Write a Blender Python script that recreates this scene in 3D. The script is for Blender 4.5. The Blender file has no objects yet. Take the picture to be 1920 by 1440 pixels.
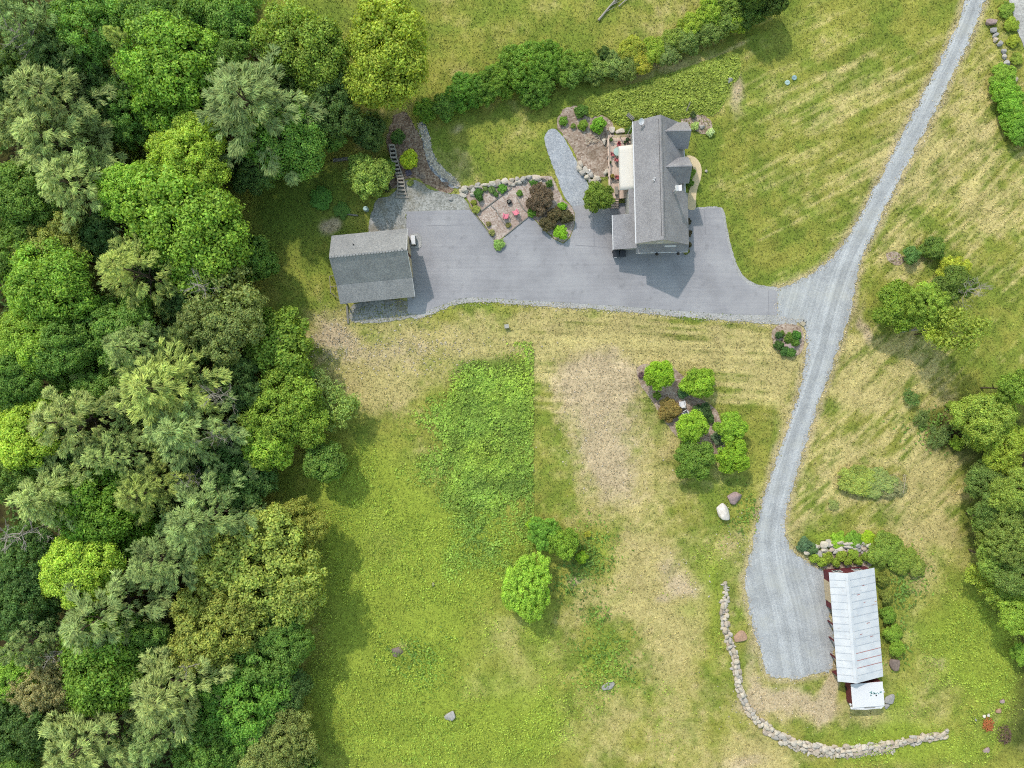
import bpy, bmesh, math, random
import numpy as np
from mathutils import Vector, Matrix, Quaternion
from mathutils.geometry import delaunay_2d_cdt

# ------------------------------------------------------------------ camera, world, sun, exposure
scene = bpy.context.scene
COL = scene.collection
S, ALT = 40.0 / 3.0, 100.0            # photo pixels per metre on the ground, drone altitude in metres

cam_d = bpy.data.cameras.new("camera"); cam_d.sensor_width = 36.0; cam_d.lens = 25.0
cam_d.clip_end = 3000.0
cam = bpy.data.objects.new("camera", cam_d); COL.objects.link(cam)
cam.location = (0, 0, ALT); cam.rotation_euler = (0, 0, 0)
scene.camera = cam

LIGHT = Vector((0.48, -0.90, -1.0)).normalized()      # the way sunlight travels
world = bpy.data.worlds.new("World"); scene.world = world; world.use_nodes = True
wn = world.node_tree.nodes; wl = world.node_tree.links
bg = wn["Background"]
sky = wn.new("ShaderNodeTexSky"); sky.sky_type = 'NISHITA'; sky.sun_disc = False
sky.sun_elevation = math.asin(-LIGHT.z); sky.sun_rotation = math.atan2(-LIGHT.x, -LIGHT.y)
sky.air_density = 2.6; sky.dust_density = 1.0; sky.ozone_density = 0.0
wl.new(sky.outputs[0], bg.inputs[0]); bg.inputs[1].default_value = 0.15
sun_d = bpy.data.lights.new("sun", 'SUN'); sun_d.energy = 2.15; sun_d.angle = math.radians(1.2)
sun_d.color = (1.0, 0.915, 0.85)
sun = bpy.data.objects.new("sun", sun_d); COL.objects.link(sun)
sun.rotation_euler = LIGHT.to_track_quat('-Z', 'Y').to_euler(); sun.location = (-30, 60, 80)
vs = scene.view_settings
vs.view_transform = 'Standard'; vs.look = 'None'; vs.exposure = 1.08; vs.gamma = 1.0
vs.use_curve_mapping = False
scene.cycles.max_bounces = 3; scene.cycles.diffuse_bounces = 2; scene.cycles.glossy_bounces = 1; scene.cycles.transmission_bounces = 2; scene.cycles.caustics_reflective = False; scene.cycles.caustics_refractive = False
scene.cycles.use_adaptive_sampling = True; scene.cycles.adaptive_threshold = 0.03
scene.cycles.use_denoising = False; scene.cycles.filter_width = 1.1

M_LIT = 2.15      # scene-linear value of a sunlit white horizontal surface: turns photo colours into albedos
def lin(c):
    c = c / 255.0
    return c / 12.92 if c <= 0.04045 else ((c + 0.055) / 1.055) ** 2.4
def A(r, g, b, k=1.0):
    return tuple(min(0.9, lin(x) / M_LIT * k) for x in (r, g, b)) + (1.0,)

def P(u, v, h=0.0):
    k = (1.0 - h / ALT) / S
    return ((u - 960.0) * k, (720.0 - v) * k)
def PP(pts, h=0.0):
    return [P(u, v, h) for u, v in pts]

RNG = np.random.default_rng(7)
random.seed(7)

# ------------------------------------------------------------------ helpers: noise
def _hash(ix, iy, seed):
    n = (ix.astype(np.int64) * 374761393 + iy.astype(np.int64) * 668265263 + seed * 974634721) & 0x7fffffff
    n = ((n ^ (n >> 13)) * 1274126177) & 0x7fffffff
    n = (n ^ (n >> 16)) & 0xffff
    return n / 65535.0
def vnoise(x, y, seed=0):
    x = np.asarray(x, float); y = np.asarray(y, float)
    ix = np.floor(x); iy = np.floor(y); fx = x - ix; fy = y - iy
    fx = fx * fx * (3 - 2 * fx); fy = fy * fy * (3 - 2 * fy)
    a = _hash(ix, iy, seed); b = _hash(ix + 1, iy, seed); c = _hash(ix, iy + 1, seed); d = _hash(ix + 1, iy + 1, seed)
    return (a * (1 - fx) + b * fx) * (1 - fy) + (c * (1 - fx) + d * fx) * fy
def fbm(x, y, size, octv=4, seed=0, gain=0.55):
    t = 0; amp = 1; tot = 0; f = 1.0 / size
    for o in range(octv):
        t = t + amp * vnoise(x * f + 17.3 * o, y * f - 9.1 * o, seed + o); tot += amp; amp *= gain; f *= 2.03
    return t / tot
def sstep(a, b, x):
    t = np.clip((x - a) / (b - a), 0, 1); return t * t * (3 - 2 * t)

# ------------------------------------------------------------------ helpers: meshes
def mesh_np(name, verts, faces, tint=None, smooth=False):
    verts = np.ascontiguousarray(verts, np.float32); faces = np.ascontiguousarray(faces, np.int32)
    k = faces.shape[1]; n = len(faces)
    me = bpy.data.meshes.new(name)
    me.vertices.add(len(verts)); me.vertices.foreach_set("co", verts.ravel())
    me.loops.add(n * k); me.loops.foreach_set("vertex_index", faces.ravel())
    me.polygons.add(n); me.polygons.foreach_set("loop_start", np.arange(0, n * k, k, dtype=np.int32))
    me.polygons.foreach_set("use_smooth", np.full(n, bool(smooth)))
    if tint is not None:
        at = me.color_attributes.new("tint", 'FLOAT_COLOR', 'POINT')
        at.data.foreach_set("color", np.ascontiguousarray(tint, np.float32).ravel())
    me.update(); me.validate()
    return me

class MB:
    """collects boxes, slabs, tubes and prisms into one mesh"""
    def __init__(self): self.v = []; self.f = []
    def add(self, vs, fs):
        o = len(self.v); self.v += [tuple(p) for p in vs]; self.f += [tuple(i + o for i in f) for f in fs]; return self
    def box(self, c, s, rz=0.0):
        hx, hy, hz = s[0] / 2, s[1] / 2, s[2] / 2; ca, sa = math.cos(rz), math.sin(rz); vs = []
        for z in (-hz, hz):
            for x, y in ((-hx, -hy), (hx, -hy), (hx, hy), (-hx, hy)):
                vs.append((c[0] + x * ca - y * sa, c[1] + x * sa + y * ca, c[2] + z))
        return self.add(vs, [(3, 2, 1, 0), (4, 5, 6, 7), (0, 1, 5, 4), (1, 2, 6, 5), (2, 3, 7, 6), (3, 0, 4, 7)])
    def slab(self, q, t):
        """a quad (counter-clockwise seen from above) thickened downwards"""
        q = [Vector(p) for p in q]; n = (q[1] - q[0]).cross(q[2] - q[0]).normalized()
        if n.z < 0: n = -n
        lo = [p - n * t for p in q]
        return self.add([*q, *lo], [(0, 1, 2, 3), (7, 6, 5, 4), (0, 4, 5, 1), (1, 5, 6, 2), (2, 6, 7, 3), (3, 7, 4, 0)])
    def tube(self, a, b, r0, r1=None, n=6, cap=True):
        r1 = r0 if r1 is None else r1
        a = Vector(a); b = Vector(b); d = (b - a).normalized()
        t = d.orthogonal().normalized(); s = d.cross(t); vs = []
        for p, r in ((a, r0), (b, r1)):
            for i in range(n):
                w = 2 * math.pi * i / n; vs.append(p + t * math.cos(w) * r + s * math.sin(w) * r)
        fs = [(i, (i + 1) % n, n + (i + 1) % n, n + i) for i in range(n)]
        if cap: fs += [tuple(range(n - 1, -1, -1)), tuple(range(n, 2 * n))]
        return self.add(vs, fs)
    def prism(self, prof, y0, y1):
        """profile of (x,z), counter-clockwise, swept along y"""
        n = len(prof); vs = [(x, y0, z) for x, z in prof] + [(x, y1, z) for x, z in prof]
        fs = [(i, (i + 1) % n, n + (i + 1) % n, n + i) for i in range(n)] + [tuple(range(n - 1, -1, -1)), tuple(range(n, 2 * n))]
        return self.add(vs, fs)
    def poly(self, pts, z0, z1):
        n = len(pts); vs = [(x, y, z0) for x, y in pts] + [(x, y, z1) for x, y in pts]
        fs = [(i, (i + 1) % n, n + (i + 1) % n, n + i) for i in range(n)] + [tuple(range(n - 1, -1, -1)), tuple(range(n, 2 * n))]
        return self.add(vs, fs)
    def mesh(self, name):
        me = bpy.data.meshes.new(name); me.from_pydata([tuple(p) for p in self.v], [], self.f)
        bm = bmesh.new(); bm.from_mesh(me); bmesh.ops.recalc_face_normals(bm, faces=bm.faces); bm.to_mesh(me); bm.free()
        me.update(); return me
    def build(self, name, mat, parent=None, bevel=0.0):
        o = obj(name, self.mesh(name), mat, parent)
        if bevel:
            m = o.modifiers.new("bevel", 'BEVEL'); m.width = bevel; m.segments = 2; m.limit_method = 'ANGLE'
        return o

def obj(name, me, mat=None, parent=None):
    if mat is not None and not me.materials: me.materials.append(mat)
    o = bpy.data.objects.new(name, me); COL.objects.link(o); o.parent = parent; return o
def tag(o, label=None, cat=None, group=None, kind=None):
    if label: o["label"] = label
    if cat: o["category"] = cat
    if group: o["group"] = group
    if kind: o["kind"] = kind
    return o
def empty(name, x, y, z=0.0, rz=0.0):
    o = bpy.data.objects.new(name, None); COL.objects.link(o); o.empty_display_size = 0.3
    o.location = (x, y, z); o.rotation_euler = (0, 0, rz); return o
ORD = ("first second third fourth fifth sixth seventh eighth ninth tenth eleventh twelfth thirteenth fourteenth fifteenth sixteenth "
       "seventeenth eighteenth nineteenth twentieth twenty-first twenty-second twenty-third twenty-fourth twenty-fifth twenty-sixth "
       "twenty-seventh twenty-eighth twenty-ninth thirtieth").split()

# ------------------------------------------------------------------ materials
def new_mat(name):
    m = bpy.data.materials.new(name); m.use_nodes = True
    nt = m.node_tree; b = nt.nodes["Principled BSDF"]
    return m, nt.nodes, nt.links, b
def ramp(N, stops, interp='LINEAR'):
    r = N.new("ShaderNodeValToRGB"); r.color_ramp.interpolation = interp
    e = r.color_ramp.elements
    while len(e) < len(stops): e.new(0.5)
    for x, (p, c) in zip(e, stops): x.position = p; x.color = c if len(c) == 4 else (*c, 1)
    return r
def g(v): return (v, v, v, 1)
def plain(name, col, rough=0.7, spec=0.3, metal=0.0, var=0.12, scale=3.0, bump=0.0):
    m, N, L, b = new_mat(name)
    tc = N.new("ShaderNodeTexCoord"); nz = N.new("ShaderNodeTexNoise"); nz.inputs["Scale"].default_value = scale; nz.inputs["Detail"].default_value = 5
    L.new(tc.outputs["Object"], nz.inputs["Vector"])
    r = ramp(N, [(0.25, tuple(c * (1 - var) for c in col[:3])), (0.75, tuple(min(1, c * (1 + var)) for c in col[:3]))])
    L.new(nz.outputs["Fac"], r.inputs[0]); L.new(r.outputs[0], b.inputs["Base Color"])
    b.inputs["Roughness"].default_value = rough; b.inputs["Specular IOR Level"].default_value = spec; b.inputs["Metallic"].default_value = metal
    if bump:
        bp = N.new("ShaderNodeBump"); bp.inputs["Strength"].default_value = bump; bp.inputs["Distance"].default_value = 0.05
        L.new(nz.outputs["Fac"], bp.inputs["Height"]); L.new(bp.outputs[0], b.inputs["Normal"])
    return m
def mixc(N, L, fac, a, b, mode='MIX'):
    m = N.new("ShaderNodeMix"); m.data_type = 'RGBA'; m.blend_type = mode
    for s, x in ((0, fac), (6, a), (7, b)):
        if hasattr(x, "links"): L.new(x, m.inputs[s])
        elif s == 0: m.inputs[0].default_value = x
        else: m.inputs[s].default_value = x
    return m.outputs[2]

def leaf_mat(name, trans=0.3, rough=0.6):
    """colour = object colour x per-leaf tint; some light passes through the leaf"""
    m, N, L, b = new_mat(name)
    oi = N.new("ShaderNodeObjectInfo"); at = N.new("ShaderNodeAttribute"); at.attribute_name = "tint"
    c = mixc(N, L, 1.0, oi.outputs["Color"], at.outputs["Color"], 'MULTIPLY')
    L.new(c, b.inputs["Base Color"]); b.inputs["Roughness"].default_value = rough; b.inputs["Specular IOR Level"].default_value = 0.25
    tr = N.new("ShaderNodeBsdfTranslucent"); tc = mixc(N, L, 1.0, c, (1.1, 1.1, 0.55, 1), 'MULTIPLY'); L.new(tc, tr.inputs["Color"])
    ms = N.new("ShaderNodeMixShader"); ms.inputs[0].default_value = trans
    L.new(b.outputs[0], ms.inputs[1]); L.new(tr.outputs[0], ms.inputs[2]); L.new(ms.outputs[0], N["Material Output"].inputs[0])
    return m
MAT_LEAF = leaf_mat("leaf", 0.42)
MAT_NEEDLE = leaf_mat("needle", 0.35, 0.7)
MAT_GRASS = leaf_mat("grass_blade", 0.25, 0.8)

def ground_mat():
    m, N, L, b = new_mat("ground_grass")
    at = N.new("ShaderNodeAttribute"); at.attribute_name = "tint"
    tc = N.new("ShaderNodeTexCoord")
    n1 = N.new("ShaderNodeTexNoise"); n1.inputs["Scale"].default_value = 3.2; n1.inputs["Detail"].default_value = 6; n1.inputs["Roughness"].default_value = 0.7
    n2 = N.new("ShaderNodeTexNoise"); n2.inputs["Scale"].default_value = 11.0; n2.inputs["Detail"].default_value = 3
    for n in (n1, n2): L.new(tc.outputs["Object"], n.inputs["Vector"])
    r1 = ramp(N, [(0.3, g(0.72)), (0.7, g(1.28))]); L.new(n1.outputs["Fac"], r1.inputs[0])
    r2 = ramp(N, [(0.3, (0.78, 0.80, 0.7)), (0.7, (1.25, 1.2, 1.22))]); L.new(n2.outputs["Fac"], r2.inputs[0])
    c = mixc(N, L, 1.0, at.outputs["Color"], r1.outputs[0], 'MULTIPLY'); c = mixc(N, L, 1.0, c, r2.outputs[0], 'MULTIPLY')
    L.new(c, b.inputs["Base Color"]); b.inputs["Roughness"].default_value = 0.95; b.inputs["Specular IOR Level"].default_value = 0.05
    bp = N.new("ShaderNodeBump"); bp.inputs["Strength"].default_value = 0.6; bp.inputs["Distance"].default_value = 0.08
    L.new(n2.outputs["Fac"], bp.inputs["Height"]); L.new(bp.outputs[0], b.inputs["Normal"])
    return m
MAT_GROUND = ground_mat()

def gravel_mat(name, cols, scale=9.0, streak=0.0, patch=None, uv=False):
    """pebbles from voronoi cells, broad patches, optional wheel streaks along the lane (uv = across, along)"""
    m, N, L, b = new_mat(name); tc = N.new("ShaderNodeTexCoord")
    vo = N.new("ShaderNodeTexVoronoi"); vo.inputs["Scale"].default_value = scale; L.new(tc.outputs["Object"], vo.inputs["Vector"])
    sep = N.new("ShaderNodeSeparateColor"); L.new(vo.outputs["Color"], sep.inputs[0])
    r = ramp(N, [(i / (len(cols) - 1), c) for i, c in enumerate(cols)]); L.new(sep.outputs[0], r.inputs[0])
    nz = N.new("ShaderNodeTexNoise"); nz.inputs["Scale"].default_value = 0.35; nz.inputs["Detail"].default_value = 7; nz.inputs["Roughness"].default_value = 0.65
    L.new(tc.outputs["Object"], nz.inputs["Vector"])
    rp = ramp(N, [(0.3, g(0.82)), (0.7, g(1.16))]); L.new(nz.outputs["Fac"], rp.inputs[0])
    c = mixc(N, L, 1.0, r.outputs[0], rp.outputs[0], 'MULTIPLY')
    if patch:
        n3 = N.new("ShaderNodeTexNoise"); n3.inputs["Scale"].default_value = 0.22; n3.inputs["Detail"].default_value = 6; n3.inputs["Roughness"].default_value = 0.7
        mp = N.new("ShaderNodeMapping"); mp.inputs["Location"].default_value = (31, 7, 0); L.new(tc.outputs["Object"], mp.inputs[0]); L.new(mp.outputs[0], n3.inputs["Vector"])
        r3 = ramp(N, [(0.5, g(0)), (0.66, g(0.75))]); L.new(n3.outputs["Fac"], r3.inputs[0]); c = mixc(N, L, r3.outputs[0], c, patch)
    if streak:
        mp = N.new("ShaderNodeMapping"); n4 = N.new("ShaderNodeTexNoise"); n4.inputs["Scale"].default_value = 1.0; n4.inputs["Detail"].default_value = 5; n4.inputs["Roughness"].default_value = 0.6
        if uv: mp.inputs["Scale"].default_value = (3.4, 0.03, 1); L.new(tc.outputs["UV"], mp.inputs[0])
        else: mp.inputs["Scale"].default_value = (0.12, 2.2, 1); L.new(tc.outputs["Object"], mp.inputs[0])
        L.new(mp.outputs[0], n4.inputs["Vector"])
        if uv:
            sx = N.new("ShaderNodeSeparateXYZ"); L.new(tc.outputs["UV"], sx.inputs[0])
            ab = N.new("ShaderNodeMath"); ab.operation = 'ABSOLUTE'; L.new(sx.outputs[0], ab.inputs[0])
            tr = ramp(N, [(0.0, g(.90)), (.13, g(.94)), (.25, g(1.10)), (.40, g(1.08)), (.54, g(.94)), (1.0, g(.98))]); mr = N.new("ShaderNodeMath"); mr.operation = 'MULTIPLY'; mr.inputs[1].default_value = .33
            L.new(ab.outputs[0], mr.inputs[0]); L.new(mr.outputs[0], tr.inputs[0]); c = mixc(N, L, 1.0, c, tr.outputs[0], 'MULTIPLY')
        r4 = ramp(N, [(0.36, g(1 - streak)), (0.64, g(1 + streak))]); L.new(n4.outputs["Fac"], r4.inputs[0]); c = mixc(N, L, 1.0, c, r4.outputs[0], 'MULTIPLY')
    L.new(c, b.inputs["Base Color"]); b.inputs["Roughness"].default_value = 0.9; b.inputs["Specular IOR Level"].default_value = 0.1
    bp = N.new("ShaderNodeBump"); bp.inputs["Strength"].default_value = 0.4; bp.inputs["Distance"].default_value = 0.04
    L.new(vo.outputs["Distance"], bp.inputs["Height"]); L.new(bp.outputs[0], b.inputs["Normal"])
    return m
MAT_LANE = gravel_mat("lane_gravel", [A(170, 173, 176), A(184, 187, 190), A(193, 196, 198), A(206, 208, 208)], 10.0, 0.10, A(196, 197, 192), uv=True)
MAT_PAD = gravel_mat("pad_gravel", [A(130, 138, 146), A(160, 168, 176), A(176, 183, 190), A(200, 204, 206)], 6.0, 0.0, A(178, 172, 160))
MAT_SHOULDER = gravel_mat("shoulder_gravel", [A(158, 157, 156), A(180, 179, 177), A(190, 189, 187), A(204, 203, 199)], 9.0)
MAT_BLUEGRAVEL = gravel_mat("crushed_stone", [A(158, 163, 170), A(178, 183, 190), A(188, 192, 197), A(206, 208, 211)], 9.0)
MAT_COBBLE = gravel_mat("drain_cobble", [A(95, 98, 105), A(140, 144, 150), A(165, 168, 172), A(205, 206, 208)], 3.4)
MAT_APRON = gravel_mat("apron_gravel", [A(140, 140, 132), A(165, 165, 158), A(180, 180, 174), A(200, 198, 192)], 6.0, 0.0, A(150, 140, 115))
MAT_PEA = gravel_mat("pea_stone", [A(165, 142, 128), A(192, 172, 158), A(203, 186, 172), A(222, 208, 198)], 6.0, 0.0, A(178, 152, 140))
MAT_MULCH = gravel_mat("bark_mulch", [A(146, 124, 108), A(180, 158, 140), A(194, 174, 156), A(212, 196, 180)], 5.0, 0.0, A(130, 112, 92))
MAT_BROWNMULCH = gravel_mat("brown_mulch", [A(112, 92, 78), A(146, 122, 104), A(164, 142, 122), A(186, 166, 146)], 5.0)
MAT_ROAD = gravel_mat("road_gravel", [A(165, 163, 160), A(188, 186, 182), A(198, 196, 192), A(214, 212, 206)], 7.0, 0.1, uv=False)
MAT_DIRT = gravel_mat("bare_dirt", [A(160, 138, 112), A(186, 164, 138), A(196, 176, 150), A(212, 196, 174)], 6.0, 0.0, A(165, 150, 105))

def asphalt_mat():
    m, N, L, b = new_mat("asphalt"); tc = N.new("ShaderNodeTexCoord")
    mp = N.new("ShaderNodeMapping"); mp.inputs["Scale"].default_value = (0.09, 3.2, 1); mp.inputs["Rotation"].default_value = (0, 0, math.radians(3))
    n1 = N.new("ShaderNodeTexNoise"); n1.inputs["Scale"].default_value = 1.0; n1.inputs["Detail"].default_value = 4
    L.new(tc.outputs["Object"], mp.inputs[0]); L.new(mp.outputs[0], n1.inputs["Vector"])
    n2 = N.new("ShaderNodeTexNoise"); n2.inputs["Scale"].default_value = 0.16; n2.inputs["Detail"].default_value = 6; n2.inputs["Roughness"].default_value = 0.6; L.new(tc.outputs["Object"], n2.inputs["Vector"])
    n3 = N.new("ShaderNodeTexNoise"); n3.inputs["Scale"].default_value = 14; n3.inputs["Detail"].default_value = 2; L.new(tc.outputs["Object"], n3.inputs["Vector"])
    base = ramp(N, [(0.3, A(152, 151, 155)), (0.5, A(170, 169, 173)), (0.72, A(186, 185, 187))]); L.new(n2.outputs["Fac"], base.inputs[0])
    r1 = ramp(N, [(0.3, g(0.94)), (0.7, g(1.06))]); L.new(n1.outputs["Fac"], r1.inputs[0])
    r3 = ramp(N, [(0.3, g(0.93)), (0.7, g(1.07))]); L.new(n3.outputs["Fac"], r3.inputs[0])
    n5 = N.new("ShaderNodeTexNoise"); n5.inputs["Scale"].default_value = .75; n5.inputs["Detail"].default_value = 6; L.new(tc.outputs["Object"], n5.inputs["Vector"])
    r5 = ramp(N, [(0.60, g(1)), (0.74, g(.80))]); L.new(n5.outputs["Fac"], r5.inputs[0])      # stains
    c = mixc(N, L, 1.0, base.outputs[0], r1.outputs[0], 'MULTIPLY'); c = mixc(N, L, 1.0, c, r3.outputs[0], 'MULTIPLY'); c = mixc(N, L, 1.0, c, r5.outputs[0], 'MULTIPLY')
    L.new(c, b.inputs["Base Color"]); b.inputs["Roughness"].default_value = 0.85; b.inputs["Specular IOR Level"].default_value = 0.2
    return m
MAT_ASPHALT = asphalt_mat()

def shingle_mat(name, lo, mid, hi):
    m, N, L, b = new_mat(name); tc = N.new("ShaderNodeTexCoord")
    vo = N.new("ShaderNodeTexVoronoi"); vo.inputs["Scale"].default_value = 9.0; L.new(tc.outputs["Object"], vo.inputs["Vector"])
    sep = N.new("ShaderNodeSeparateColor"); L.new(vo.outputs["Color"], sep.inputs[0])
    r = ramp(N, [(0.0, lo), (0.5, mid), (1.0, hi)]); L.new(sep.outputs[0], r.inputs[0])
    nz = N.new("ShaderNodeTexNoise"); nz.inputs["Scale"].default_value = 0.5; nz.inputs["Detail"].default_value = 5; L.new(tc.outputs["Object"], nz.inputs["Vector"])
    rp = ramp(N, [(0.3, g(0.86)), (0.7, g(1.10))]); L.new(nz.outputs["Fac"], rp.inputs[0])
    c = mixc(N, L, 1.0, r.outputs[0], rp.outputs[0], 'MULTIPLY')
    L.new(c, b.inputs["Base Color"]); b.inputs["Roughness"].default_value = 0.9; b.inputs["Specular IOR Level"].default_value = 0.15
    bp = N.new("ShaderNodeBump"); bp.inputs["Strength"].default_value = 0.3; bp.inputs["Distance"].default_value = 0.02
    L.new(sep.outputs[1], bp.inputs["Height"]); L.new(bp.outputs[0], b.inputs["Normal"])
    return m
MAT_SHINGLE = shingle_mat("grey_shingle", A(146, 145, 150), A(160, 159, 163), A(174, 173, 176))
MAT_SHINGLE2 = shingle_mat("garage_shingle", A(146, 148, 149), A(162, 163, 163), A(180, 180, 178))
MAT_SIDING = plain("pale_siding", A(205, 206, 202), 0.7, var=0.05)
MAT_WHITE = plain("white_trim", A(238, 238, 240), 0.5, var=0.03)
MAT_GLASS = plain("window_glass", A(60, 70, 80), 0.1, 0.6, var=0.05)
MAT_FABRIC = plain("awning_fabric", A(236, 232, 224), 0.85, var=0.03, scale=1.2)
MAT_DECK = plain("deck_board", A(236, 210, 190), 0.8, var=0.07, scale=1.5)
MAT_DARK = plain("dark_metal", A(38, 38, 42), 0.5, var=0.1)
MAT_BLACKPLASTIC = plain("black_plastic", A(44, 46, 52), 0.45, 0.4, var=0.1)
MAT_MAROON = plain("maroon_siding", A(110, 48, 58), 0.7, var=0.1, scale=2.0)
MAT_REDBROWN = plain("red_brown_siding", A(105, 62, 60), 0.8, var=0.12)
MAT_TAN = plain("tan_door", A(212, 196, 168), 0.65, var=0.05)
MAT_WOOD = plain("weathered_wood", A(168, 160, 148), 0.85, var=0.18, scale=4)
MAT_POST = plain("grey_timber", A(140, 138, 130), 0.85, var=0.15, scale=4)
MAT_CONCRETE = plain("concrete", A(186, 184, 176), 0.85, var=0.08, scale=2)
MAT_TANCONC = plain("tan_concrete", A(236, 214, 172), 0.85, var=0.07, scale=1.2)
MAT_PINK = plain("pink_plastic", A(238, 128, 150), 0.45, 0.4, var=0.05)
MAT_REDCHAIR = plain("red_plastic", A(206, 104, 108), 0.5, 0.4, var=0.08)
MAT_WHITEP = plain("white_plastic", A(240, 240, 242), 0.4, 0.4, var=0.02)
MAT_AQUA = plain("aqua_glass", A(190, 216, 206), 0.25, 0.5, var=0.05)
MAT_AQUAP = plain("aqua_plastic", A(186, 214, 208), 0.5, 0.4, var=0.06)
MAT_BARK = plain("bark", A(104, 92, 80), 0.95, 0.1, var=0.3, scale=6, bump=0.5)
MAT_PALEBARK = plain("pale_bark", A(172, 168, 160), 0.95, 0.1, var=0.2, scale=6)
MAT_DEADWOOD = plain("dead_wood", A(176, 170, 160), 0.95, 0.1, var=0.2, scale=6)
MAT_BRUSH = plain("dead_brush", A(128, 104, 92), 0.95, 0.1, var=0.3, scale=6)

def metal_roof_mat():
    m, N, L, b = new_mat("white_metal_roof"); tc = N.new("ShaderNodeTexCoord")
    n1 = N.new("ShaderNodeTexNoise"); n1.inputs["Scale"].default_value = 0.7; n1.inputs["Detail"].default_value = 6; L.new(tc.outputs["Object"], n1.inputs["Vector"])
    r = ramp(N, [(0.3, A(214, 220, 228)), (0.7, A(236, 239, 243))]); L.new(n1.outputs["Fac"], r.inputs[0])
    n2 = N.new("ShaderNodeTexNoise"); n2.inputs["Scale"].default_value = 2.6; n2.inputs["Detail"].default_value = 4
    mp = N.new("ShaderNodeMapping"); mp.inputs["Scale"].default_value = (0.7, 2.0, 1); L.new(tc.outputs["Object"], mp.inputs[0]); L.new(mp.outputs[0], n2.inputs["Vector"])
    r2 = ramp(N, [(0.63, g(0)), (0.76, g(0.6))]); L.new(n2.outputs["Fac"], r2.inputs[0])
    c = mixc(N, L, r2.outputs[0], r.outputs[0], A(186, 170, 160))
    L.new(c, b.inputs["Base Color"]); b.inputs["Roughness"].default_value = 0.5; b.inputs["Specular IOR Level"].default_value = 0.3
    return m
MAT_METAL = metal_roof_mat()
MAT_SEAM = plain("roof_seam", A(196, 204, 214), 0.5, var=0.06)
MAT_SEAMRUST = plain("rusty_seam", A(186, 120, 116), 0.7, var=0.3, scale=3)
MAT_RUST = plain("rust", A(214, 160, 110), 0.8, var=0.3, scale=8)
MAT_MOSS = plain("teal_stain", A(120, 172, 172), 0.8, var=0.25, scale=8)

def stone_mat(name, cols):
    m, N, L, b = new_mat(name); tc = N.new("ShaderNodeTexCoord"); oi = N.new("ShaderNodeObjectInfo")
    r = ramp(N, [(i / (len(cols) - 1), c) for i, c in enumerate(cols)]); L.new(oi.outputs["Random"], r.inputs[0])
    nz = N.new("ShaderNodeTexNoise"); nz.inputs["Scale"].default_value = 3.0; nz.inputs["Detail"].default_value = 7; nz.inputs["Roughness"].default_value = 0.7; L.new(tc.outputs["Object"], nz.inputs["Vector"])
    r2 = ramp(N, [(0.3, g(0.7)), (0.7, g(1.2))]); L.new(nz.outputs["Fac"], r2.inputs[0])
    c = mixc(N, L, 1.0, r.outputs[0], r2.outputs[0], 'MULTIPLY')
    L.new(c, b.inputs["Base Color"]); b.inputs["Roughness"].default_value = 0.92; b.inputs["Specular IOR Level"].default_value = 0.12
    bp = N.new("ShaderNodeBump"); bp.inputs["Strength"].default_value = 0.7; bp.inputs["Distance"].default_value = 0.08
    L.new(nz.outputs["Fac"], bp.inputs["Height"]); L.new(bp.outputs[0], b.inputs["Normal"])
    return m
MAT_STONE = stone_mat("field_stone", [A(184, 172, 156), A(216, 202, 180), A(226, 216, 198), A(196, 190, 182), A(232, 222, 206), A(204, 184, 164)])
MAT_STONEPINK = stone_mat("pinkish_stone", [A(180, 158, 156), A(192, 170, 166)])
MAT_STONEWHITE = stone_mat("white_stone", [A(240, 232, 222), A(240, 234, 226)])
MAT_STONEGREY = stone_mat("grey_stone", [A(176, 174, 172), A(190, 188, 184)])
MAT_STONEBROWN = stone_mat("brown_stone", [A(142, 128, 118), A(150, 134, 124)])
MAT_TERRA = stone_mat("terracotta_stone", [A(190, 154, 130), A(196, 162, 138)])

# ------------------------------------------------------------------ ground polygons (photo pixels)
LANE = [(1820, -30), (1790, 60), (1745, 150), (1700, 235), (1662, 310), (1632, 370), (1605, 420), (1578, 462), (1548, 495), (1515, 518), (1485, 533), (1457, 541),
        (1457, 600), (1490, 602), (1510, 610), (1514, 640), (1512, 680), (1500, 730), (1482, 790), (1462, 840), (1442, 900), (1424, 960), (1414, 1010), (1405, 1050),
        (1396, 1080), (1398, 1115), (1412, 1170), (1428, 1230), (1438, 1268), (1480, 1275), (1530, 1264), (1562, 1258), (1564, 1200), (1556, 1130), (1549, 1072),
        (1520, 1060), (1496, 1042), (1478, 1020), (1470, 990), (1476, 950), (1490, 900), (1508, 840), (1525, 785), (1545, 730), (1563, 680), (1583, 620), (1600, 570),
        (1604, 530), (1612, 490), (1640, 430), (1670, 370), (1705, 300), (1745, 225), (1785, 145), (1825, 60), (1858, -30)]
LANE_LINE = [(1840, -30), (1808, 60), (1765, 150), (1725, 235), (1685, 310), (1650, 370), (1620, 430), (1590, 490), (1572, 540), (1555, 600), (1540, 660), (1515, 740),
             (1488, 820), (1464, 900), (1446, 970), (1440, 1020), (1450, 1080), (1470, 1150), (1490, 1270)]
ASPHALT = [(762, 397), (880, 393), (889, 401), (932, 456), (947, 444), (994, 405), (1004, 414), (1022, 434), (1038, 448), (1056, 457), (1069, 446), (1077, 425), (1078, 400),
           (1072, 387), (1100, 384), (1180, 380), (1260, 384), (1292, 393), (1351, 390), (1356, 412), (1363, 450), (1373, 490), (1386, 518), (1403, 533), (1426, 541), (1457, 544),
           (1457, 591), (1380, 590), (1290, 584), (1180, 575), (1100, 570), (1010, 564), (940, 560), (880, 557), (852, 562), (825, 573), (800, 583), (784, 588), (765, 588), (762, 500)]
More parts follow.
